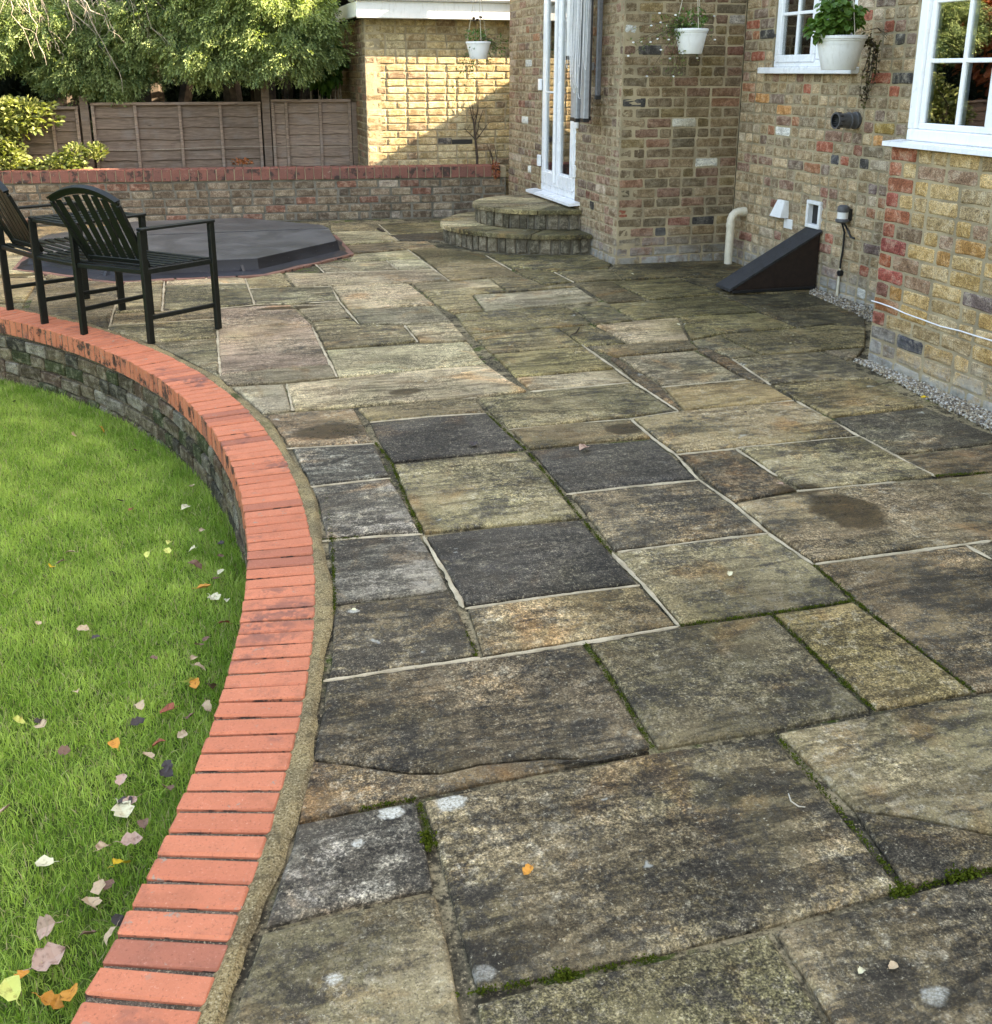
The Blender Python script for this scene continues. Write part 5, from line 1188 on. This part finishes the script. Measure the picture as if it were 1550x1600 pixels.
def plantB(c,r,p): # geranium with reddish trailing vine
    foliage('leaves',[(c[0]-.03,c[1],c[2]+.10,.15,.13,.10),(c[0]-.15,c[1]+.02,c[2]+.04,.07,.07,.07),(c[0]-.08,c[1],c[2]+.18,.08,.08,.06)],1500,.045,'broad',p,tmpl=t_leaf(.48,.12),tone=(0,1))
    m=MB(); m.tube([c+[.02,0,0],c+[.06,-.02,.12],c+[.04,-.02,.35]],.003,4); E=[]
    for k in range(8): E.append([c+[r*.9,-.02,-.0],c+[r+.05+rnd.uniform(-.02,.05),-.04,-.06],c+[r+.06+rnd.gauss(0,.02),-.05,-.22],c+[r+.03+rnd.gauss(0,.03),-.05,-.36-rnd.uniform(0,.10)]])
    for q in E: m.tube(q,[.003,.0028,.0022,.001],4)
    for k in range(4): m.tube([c+[r*.6,-.02,.02],c+[r+.08,-.03,.05],c+[r+.16+rnd.uniform(0,.05),-.03,.0+rnd.uniform(-.03,.05)]],.0016,4)
    m.build('stem',MT['dtwig'],p); P=[]
    for q in E:
        for k in range(30): f=rnd.uniform(0,2.98); i=int(f); f-=i; P.append(q[i]*(1-f)+q[i+1]*f+np.array([rnd.gauss(0,.010),rnd.gauss(0,.01),rnd.gauss(0,.01)]))
    P=np.array(P); n=len(P); scatter('leaves',*t_leaf(.42),P,nr.normal(size=(n,3)),nr.uniform(.014,.026,n),'vine',nr.uniform(0,1,n),p)
def plantC(c,r,p):
    foliage('leaves',[(c[0]-.03,c[1],c[2]+.07,.10,.09,.06)],1200,.03,'broad',p,tmpl=LEAF,tone=(0,.5)); m=MB(); E=[]
    for k in range(20): E.append(c+np.array([rnd.uniform(.05,.36),rnd.gauss(0,.05),rnd.uniform(-.22,.12)]))
    for k in range(14): E.append(c+np.array([-rnd.uniform(.0,.30),rnd.gauss(0,.05),-rnd.uniform(.05,.5)]))
    stems(m,c,E,.0018); m.build('stem',MT['dtwig'],p); P=[]
    for e in E:
        for k in range(12): f=rnd.uniform(.3,1); P.append(c*(1-f)+e*f+np.array([rnd.gauss(0,.014),rnd.gauss(0,.012),rnd.gauss(0,.012)+.03*(1-f)]))
    P=np.array(P); n=len(P); scatter('leaves',*LEAF,P,nr.normal(size=(n,3)),nr.uniform(.014,.03,n),'broad',nr.uniform(0,.6,n),p)
    m=MB()
    for k in range(5): m.lathe([(0,-.012),(.018,-.002),(.012,.012),(0,.014)],c+np.array([-.02+rnd.uniform(-.03,.05),0,.20+rnd.uniform(-.03,.03)]),6)
    m.build('flower',MT['vine'],p)
basket((3.62,7.38,1.790),.120,.175,'white hanging pot with airy white flowered trailer before the brick corner','airy trailing plant with tiny white flowers in the middle hanging pot',(3.62,7.695,2.42),plantA)
basket((3.93,5.93,1.700),.150,.200,'largest white hanging pot, with leafy geranium in front of the small window','leafy green geranium and dark trailing vine in the largest hanging pot',(XR-.002,5.93,2.33),plantB)
basket((2.775,10.30,1.765),.118,.160,'smallest looking white hanging pot, left of the patio door','wispy trailing plant in the hanging pot left of the patio door',(XD-.002,10.30,2.39),plantC)
# ================================================================== garden seen in reflections
for k,(x,y,s,mt,lb) in enumerate(((-8.6,9.0,1.2,'redleaf','copper leaved small tree across the lawn'),(-9.4,6.2,1.3,'broad','round green bush across the lawn'),(-3.75,11.95,1.15,'redleaf','copper leaved tree beyond the left edge of the fence'),(-9.6,3.2,1.3,'broad','green bush by the far lawn edge'),(-8.0,13.2,1.5,'broad','tall green bush near the back fence'),(-6.4,12.7,1.1,'varieg','yellow green bush near the back fence'))):
    o=empty('garden_tree'); tag(o,lb,'tree'); trunk('trunk',wob((x,y,-.44),(x,y,1.4*s),5,.03),[.09,.08,.07,.06,.05,.03],'bark',o)
    foliage('crown',[(x,y,1.75*s,.75*s,.6*s,.75*s),(x-.3,y-.2,1.1*s,.6,.5,.6),(x+.1,y+.4,2.3*s,.6,.6,.7)],150,.13,mt,o,tmpl=LEAF)
n=9000; P=np.c_[-11.5+nr.normal(0,.25,n),nr.uniform(-8,15,n),nr.uniform(-.3,3.2,n)]; hh=empty('far_hedge'); tag(hh,'green hedge along the far side of the lawn','hedge')
m=MB(); m.box((-12.6,-9,-.5),(-11.7,16,3.1)); m.build('hedge_core',MT['hedge'],hh); scatter('hedge_foliage',*LEAF,P,np.c_[np.abs(nr.normal(.6,.3,n)),nr.normal(0,.5,n),nr.normal(0,.5,n)],nr.uniform(.12,.24,n),'broad',nr.uniform(0,.8,n),hh); tag(hh.children[-1],kind='stuff')
# ================================================================== gravel, moss
ICO=None
def pebbles(pts,s,name,label,parent=None):
    t=(1+5**.5)/2; v=np.array([(-1,t,0),(1,t,0),(-1,-t,0),(1,-t,0),(0,-1,t),(0,1,t),(0,-1,-t),(0,1,-t),(t,0,-1),(t,0,1),(-t,0,-1),(-t,0,1)])/1.9
    f=[(0,11,5),(0,5,1),(0,1,7),(0,7,10),(0,10,11),(1,5,9),(5,11,4),(11,10,2),(10,7,6),(7,1,8),(3,9,4),(3,4,2),(3,2,6),(3,6,8),(3,8,9),(4,9,5),(2,4,11),(6,2,10),(8,6,7),(9,8,1)]
    n=len(pts); sc=nr.uniform(.6,1.3,(n,1,3))*[[[1.2,.9,.65]]]*s; d=nr.normal(size=(n,3)); Rm=rotmats(n,d)
    V=np.einsum('nij,nkj->nki',Rm,v[None]*sc)+pts[:,None,:]; F=(np.array(f)[None]+(np.arange(n)*12)[:,None,None]).reshape(-1,3)
    pal=np.array([(.42,.36,.26),(.30,.24,.17),(.50,.46,.38),(.20,.16,.12),(.12,.10,.085),(.36,.27,.17),(.55,.52,.47)]); T=np.repeat(pal[nr.integers(0,len(pal),n)]*nr.uniform(.8,1.15,(n,1)),12,axis=0)
    return tag(obj(name,npmesh(name,V.reshape(-1,3),F,MT['tinted'],T),parent),kind='stuff')
def strip(a,b,c,d,n):
    a,b,c,d=[np.array(q)[:2] for q in (a,b,c,d)]; u=nr.random((n,1)); v=nr.random((n,1))**.9; p=(a*(1-u)+b*u)*(1-v)+(d*(1-u)+c*u)*v; return p
p1=strip(G(1333,561),G(1600,697),(XN,3.2),(XN,4.60),5200); p2=strip(G(1264,458),G(1357,500),(XR-.005,5.2),(XR-.005,6.45),2200); PP=np.concatenate([p1,p2]); PP=np.c_[PP,nr.uniform(-.012,.004,len(PP))]
gv=pebbles(PP,.0072,'gravel',None); gv['kind']='stuff'
m=MB()
def mosspts(segs,w,n,hmax=.006):
    P=[]
    for s_ in segs:
        W_=[G(*q)[:2] for q in s_]; L=sum(np.linalg.norm(b-a) for a,b in zip(W_[:-1],W_[1:]))
        for a,b in zip(W_[:-1],W_[1:]):
            l=np.linalg.norm(b-a); k=int(n*l); u=nr.random((k,1)); d=(b-a)/l; nn_=np.array([-d[1],d[0]]); dens=np.sin(u*17+a[0]*50)[:,0]*.5+.5
            pp=a+(b-a)*u+nn_*nr.normal(0,w,(k,1)); P.append(pp[nr.random(k)<.25+.75*dens])
    P=np.concatenate(P); return np.c_[P,nr.uniform(-.008,hmax-.004,len(P))]
MS=[[(825,705),(866,755),(908,808),(955,862)],[(760,645),(790,672),(822,702)],[(587,691),(612,722),(635,780),(660,833)],[(915,1003),(970,1083),(1020,1168)],[(1390,1397),(1425,1388),(1550,1356)],[(1212,1146),(1270,1215),(1333,1290),(1412,1386)],
 [(860,1526),(900,1519)],[(700,1555),(860,1528),(1025,1493)],[(1205,958),(1280,1028),(1367,1108)],[(1270,880),(1340,940),(1430,1010),(1525,1082)],[(655,1250),(672,1312)],[(510,770),(519,850),(523,930),(521,960)],[(1062,976),(1205,957),(1335,937)],
 [(745,1024),(727,985)],[(1460,742),(1550,737)],[(560,1263),(650,1246)],[(503,843),(560,838)]]
P=mosspts(MS,.0035,3000,.004); n=len(P); tag(scatter('moss',*t_leaf(.45,.1),P,np.c_[nr.normal(0,.6,n),nr.normal(0,.6,n),np.abs(nr.normal(.7,.4,n))],nr.uniform(.0022,.005,n),'moss',np.clip(nr.normal(.5,.3,n),0,1)),kind='stuff')
P=mosspts([[(1395,1397),(1430,1388)],[(662,1300),(674,1325)],[(868,1528),(892,1523)],[(1480,1372),(1530,1362)]],.008,12000,.009); n=len(P); tag(scatter('moss_tuft',*t_leaf(.45,.1),P,np.c_[nr.normal(0,.5,n),nr.normal(0,.5,n),np.abs(nr.normal(.8,.4,n))],nr.uniform(.003,.006,n),'moss',np.clip(nr.normal(.6,.3,n),0,1)),kind='stuff')
# ================================================================== grass
def grass(name,P,L,wd,tone):
    n=len(P); az=nr.uniform(0,2*math.pi,n); lean=np.abs(nr.normal(.55,.45,n)); d=np.c_[np.cos(az),np.sin(az)]; s=np.c_[-np.sin(az),np.cos(az)]
    th=nr.uniform(0,math.pi,n); s=np.c_[np.cos(th),np.sin(th)]
    z0=lawn_z(P[:,0],P[:,1])-.004; V=np.zeros((n,5,3)); b=np.c_[P,z0]
    def at(f,l): return b+np.c_[d*(L*lean*f**1.8)[:,None]*1.0,L*f*(1-.25*lean*f)]
    m1=at(.55,0); m2=at(1.,0); sv=np.c_[s,np.zeros(n)]*wd[:,None]
    V[:,0]=b-sv*.5;V[:,1]=b+sv*.5;V[:,2]=m1+sv*.42;V[:,3]=m1-sv*.42;V[:,4]=m2
    F=(np.array([(0,1,2),(0,2,3),(3,2,4)])[None]+(np.arange(n)*5)[:,None,None]).reshape(-1,3); a_=np.array([.13,.235,.032]); b_=np.array([.40,.50,.13]); C_=a_+(b_-a_)*tone[:,None]; st=nr.random(n)<.09; C_[st]=np.array([.42,.37,.20])*nr.uniform(.5,1.05,(st.sum(),1))
    C_=C_*nr.uniform(.95,1.60,(n,1))*np.array([1.07,1.04,1.05])
    return tag(obj(name,npmesh(name,V.reshape(-1,3),F,MT['grass'],np.repeat(C_,5,axis=0))),kind='stuff')
n=900000; P=np.c_[nr.uniform(-3.4,.1,n),nr.uniform(.7,8.2,n)]; r=np.hypot(P[:,0]-CC[0],P[:,1]-CC[1])
q=(np.c_[P,np.full(n,-.40)]-[0,0,H])@M.T; px=CX+FPX*q[:,0]/q[:,2]; py=CY-FPX*q[:,1]/q[:,2]
keep=(r<5.352)&(px>-260)&(py<1900)&(q[:,2]>.3); P=P[keep]; r=r[keep]; n=min(len(P),190000); P=P[:n]; r=r[:n]
edge=np.clip((r-5.12)/.2,0,1); f1=.5+.5*np.sin(P[:,0]*9+2.4*np.sin(P[:,1]*6+1.3*np.sin(P[:,0]*13))); f2=.5+.5*np.sin(P[:,1]*23+P[:,0]*14+3*np.sin(P[:,0]*8))
L=nr.uniform(.016,.036,n)*(1+.9*edge*nr.random(n))*(1+.25*f1*f2)
grass('grass',P,L,nr.uniform(.0018,.0034,n),np.clip(nr.normal(.44,.22,n)+.34*(f1-.5)+.22*(f2-.5)-.22*edge,0,1.1))
n=60000; a=nr.uniform(0,2*math.pi,n); rr=5.3*np.sqrt(nr.random(n)); P2=np.c_[CC[0]+rr*np.cos(a),CC[1]+rr*np.sin(a)]; q=(np.c_[P2,np.full(n,-.40)]-[0,0,H])@M.T; px=CX+FPX*q[:,0]/np.maximum(q[:,2],.01); P2=P2[(px<-255)|(q[:,2]<.3)]; n=len(P2)
grass('rough_grass',P2,nr.uniform(.03,.05,n),nr.uniform(.006,.012,n),np.clip(nr.normal(.45,.2,n),0,1))
# ================================================================== fallen leaves
LC={'yellow':(.72,.46,.03),'orange':(.62,.26,.04),'tan':(.50,.36,.22),'pink':(.46,.30,.22),'cream':(.62,.56,.36),'brown':(.20,.11,.07),'dark':(.06,.045,.04),'red':(.30,.08,.04),'lime':(.55,.55,.14)}
LM={}
def leafmesh(c,v):
    if (c,v) in LM: return LM[(c,v)]
    r=random.Random(v*7+1); m=MB(); lob=[.0,.30,.42,.36,.46,.30,.0]; xs=[0,.12,.32,.5,.68,.86,1.05]
    V=[];
    for i,(x,w_) in enumerate(zip(xs,lob)):
        w_*=r.uniform(.8,1.2); cz=.10*math.sin(x*3+v)+r.uniform(-.03,.03); V+=[(x-.5,w_*.9,.16*w_/.4+cz+r.uniform(-.05,.05)),(x-.5,0,cz),(x-.5,-w_*.9,.16*w_/.4+cz+r.uniform(-.05,.05))]
    F=[(3*i+k,3*i+k+1,3*i+k+4,3*i+k+3) for i in range(6) for k in range(2)]; m.add(V,[f[::-1] for f in F]); m.tube([(-.5,0,0),(-.7,.04,.05),(-.85,.02,.02)],[.02,.015,.012],4)
    LM[(c,v)]=mesh('fallen_leaf',m.V,m.F,MT['leaf'],LC[c]); return LM[(c,v)]
def leaf(px,py,c,size,label,grp='leaves fallen on the lawn',z=None,tilt=.35):
    zz=-.36 if z is None else z; p=G(px,py,zz)
    if z is None:
        for _ in range(4): zz=float(lawn_z(p[0],p[1]))+.030; p=G(px,py,zz)
    o=obj('fallen_leaf',leafmesh(c,rnd.randrange(5))); o.location=(p[0],p[1],zz+.004); o.rotation_euler=(rnd.gauss(0,tilt),rnd.gauss(0,tilt),rnd.uniform(0,6.28)); o.scale=(size,size,size)
    tag(o,label,'leaf',grp)
NAMED=[(190,1352,'yellow',.060,'bright yellow leaf on the grass left of the coping'),(80,1568,'orange',.062,'orange leaf at the bottom of the lawn near the coping'),(75,1500,'pink',.085,'largest pale pink brown leaf at the bottom of the lawn'),
 (192,1268,'cream',.075,'pale cream lobed leaf above the two brown leaves'),(70,1350,'cream',.045,'small round cream leaf level with the bright yellow one'),(205,1315,'pink',.062,'dull purple brown leaf just above the bright yellow leaf'),
 (162,1328,'tan',.058,'tan leaf up left of the bright yellow leaf'),(143,1412,'tan',.060,'curled tan leaf below the bright yellow leaf'),(72,1450,'pink',.055,'narrow pinkish leaf standing above the largest pale leaf'),(335,935,'cream',.055,'pale green white leaf by the wall beside an orange leaf'),
 (318,918,'orange',.060,'ragged orange leaf next to the pale one by the wall'),(290,795,'cream',.050,'long pale leaf at the top of the row along the wall'),(305,886,'brown',.070,'large curled brown leaf by the wall'),(262,1110,'red',.055,'dark red leaf right of a dull grey one, level with the long coping bend'),
 (18,1548,'lime',.055,'yellow green leaf at the bottom left corner'),(110,1556,'orange',.045,'small orange leaf half under the grass beside the coping foot'),(30,1128,'lime',.040,'small yellow leaf at the left edge above mid lawn')]
for a in NAMED: leaf(a[0],a[1],a[2],a[3]*(.80 if a[3]>.056 else .95),a[4])
SM=[(203,1255,'pink'),(155,1388,'tan'),(35,1526,'orange'),(240,1030,'brown'),(215,1130,'dark'),(120,1083,'tan'),(315,830,'tan'),(262,862,'lime'),(150,998,'dark'),(297,1065,'lime'),(302,1030,'tan'),(232,1182,'tan'),(262,1198,'dark'),(325,1105,'tan'),(115,680,'tan'),(160,672,'orange'),
 (213,705,'brown'),(205,797,'red'),(188,783,'dark'),(95,880,'brown'),(80,888,'yellow'),(180,1165,'orange'),(310,1010,'brown'),(305,1070,'orange'),(65,1135,'tan'),(190,1220,'pink'),(265,850,'lime'),(22,628,'dark'),(300,860,'cream'),(345,895,'cream'),(355,940,'cream'),(100,1175,'brown'),(60,1130,'dark'),(8,1265,'pink'),(140,1460,'brown'),(185,1440,'dark'),(175,1465,'tan'),
 (260,1210,'dark'),(230,868,'lime'),(110,865,'tan'),(60,975,'tan'),(130,985,'tan'),(220,1105,'tan'),(195,1255,'dark'),(300,760,'tan'),(345,850,'dark'),(270,640+60,'tan'),(338,905,'brown'),(350,975,'red'),(322,1000,'brown'),(312,1045,'tan'),(330,1075,'brown'),(298,1120,'brown'),(285,1150,'tan'),(345,870,'brown'),(262,1235,'brown'),(225,1290,'brown'),(170,1385,'brown'),(248,1165,'red')]
CN={'yellow':'yellow','orange':'orange','tan':'tan','pink':'pinkish brown','cream':'cream','brown':'brown','dark':'blackish','red':'dark red','lime':'yellow green'}
def where(x,y,seen={}):
    b=max(0,min(7,int((y-620)/125))); v=['far end','far third','just past halfway','halfway down','just before halfway','near third','near end','very bottom'][b]+' of the lawn'
    edge=[250,330,365,365,350,300,230,160][b]; f=x/edge; h=['at its left edge','left of its centre','at its centre','right of its centre','against the brick wall'][max(0,min(4,int(f*5)))]
    return v+', '+h
_lb={}
for x,y,c in SM:
    k=(CN[c],where(x,y)); _lb.setdefault(k,[]).append((y,x,c))
for (cn,wh),L_ in _lb.items():
    L_.sort()
    for i_,(y,x,c) in enumerate(L_):
        pre='small curled' if len(L_)==1 else ['upper of the small','lower of the small','lowest of the small'][min(i_,2)]
        leaf(x,y,c,rnd.uniform(.026,.042),f'{pre} {cn} leaf {wh}','small leaves scattered over the lawn')
for x,y,c in []: leaf(x,y,c,rnd.uniform(.026,.042),'small curled brown or yellow leaf lying in the lawn grass','small leaves scattered over the lawn')
leaf(912,702,'pink',.055,'reddish brown leaf on the blue black wet slab','leaves fallen on the paving',.006,.15)
leaf(740,695,'dark',.040,'crumpled black leaf on the dark slab left of the mossy joint','leaves fallen on the paving',.006,.3)
leaf(1445,622,'yellow',.040,'small yellow leaf on the gravel strip','leaves fallen on the paving',.012,.2)
leaf(1140,898,'cream',.020,'tiny white chip on the tan slab','leaves fallen on the paving',.004,.1)
for x,y,c,lb in ((1088,545,'cream','tiny pale leaf bit at the narrow strip before the far slabs'),(1240,525,'cream','upper pale flake on the damp slab before the dark housing'),(1235,537,'cream','lower pale flake on the damp slab before the dark housing'),(825,1362,'orange','tiny orange chip on the largest foreground slab'),(590,741,'dark','black blob on the pale streaked slab near the coping'),(1352,670,'dark','dark crumb at the corner of the grey slab near the gravel'),(1387,636,'dark','dark crumb on the joint below the gravel strip'),(1165,645,'dark','dark speck in the middle of the tan slab'),(553,955,'cream','white spot on the slab beside the coping strip'),(1395,1512,'tan','small tan leaf bit at the bottom right slab'),(1345,1520,'cream','pale sliver left of the tan bit, bottom right slab'),(988,429,'cream','white chip by the foot of the brick corner'),(1220,758,'pink','pink stone chip on the slab with the dark strip'),(1060,508,'cream','pale flake on the light slab in the middle distance'),(1010,521,'dark','dark crumb left of the pale flake, middle distance')):
    leaf(x,y,c,rnd.uniform(.012,.026),lb,'leaf fragments on the paving',.005,.1)
tag(trunk('fallen_twig',[G(905,512,.008),G(900,520,.012),G(893,523,.008)],[.004,.004,.002],'dtwig',None),'short dark twig on the paving in the middle distance','twig')
tag(trunk('fallen_twig',[G(1232,1240,.006),G(1236,1252,.02),G(1248,1260,.012),G(1258,1261,.006)],[.0012,.0016,.0016,.001],'rope',None),'pale curved twig on the largest foreground slab','twig')
tag(trunk('fallen_twig',[G(540,380,.01),G(560,376,.016),G(575,372,.01)],[.006,.006,.003],'dtwig',None) if False else trunk('fallen_twig',[G(590,357,.01),G(597,360,.02),G(602,362,.01)],[.008,.012,.004],'dtwig',None),'dark clump of debris on the paving near the low wall','debris')
q=G(433,0) if False else None
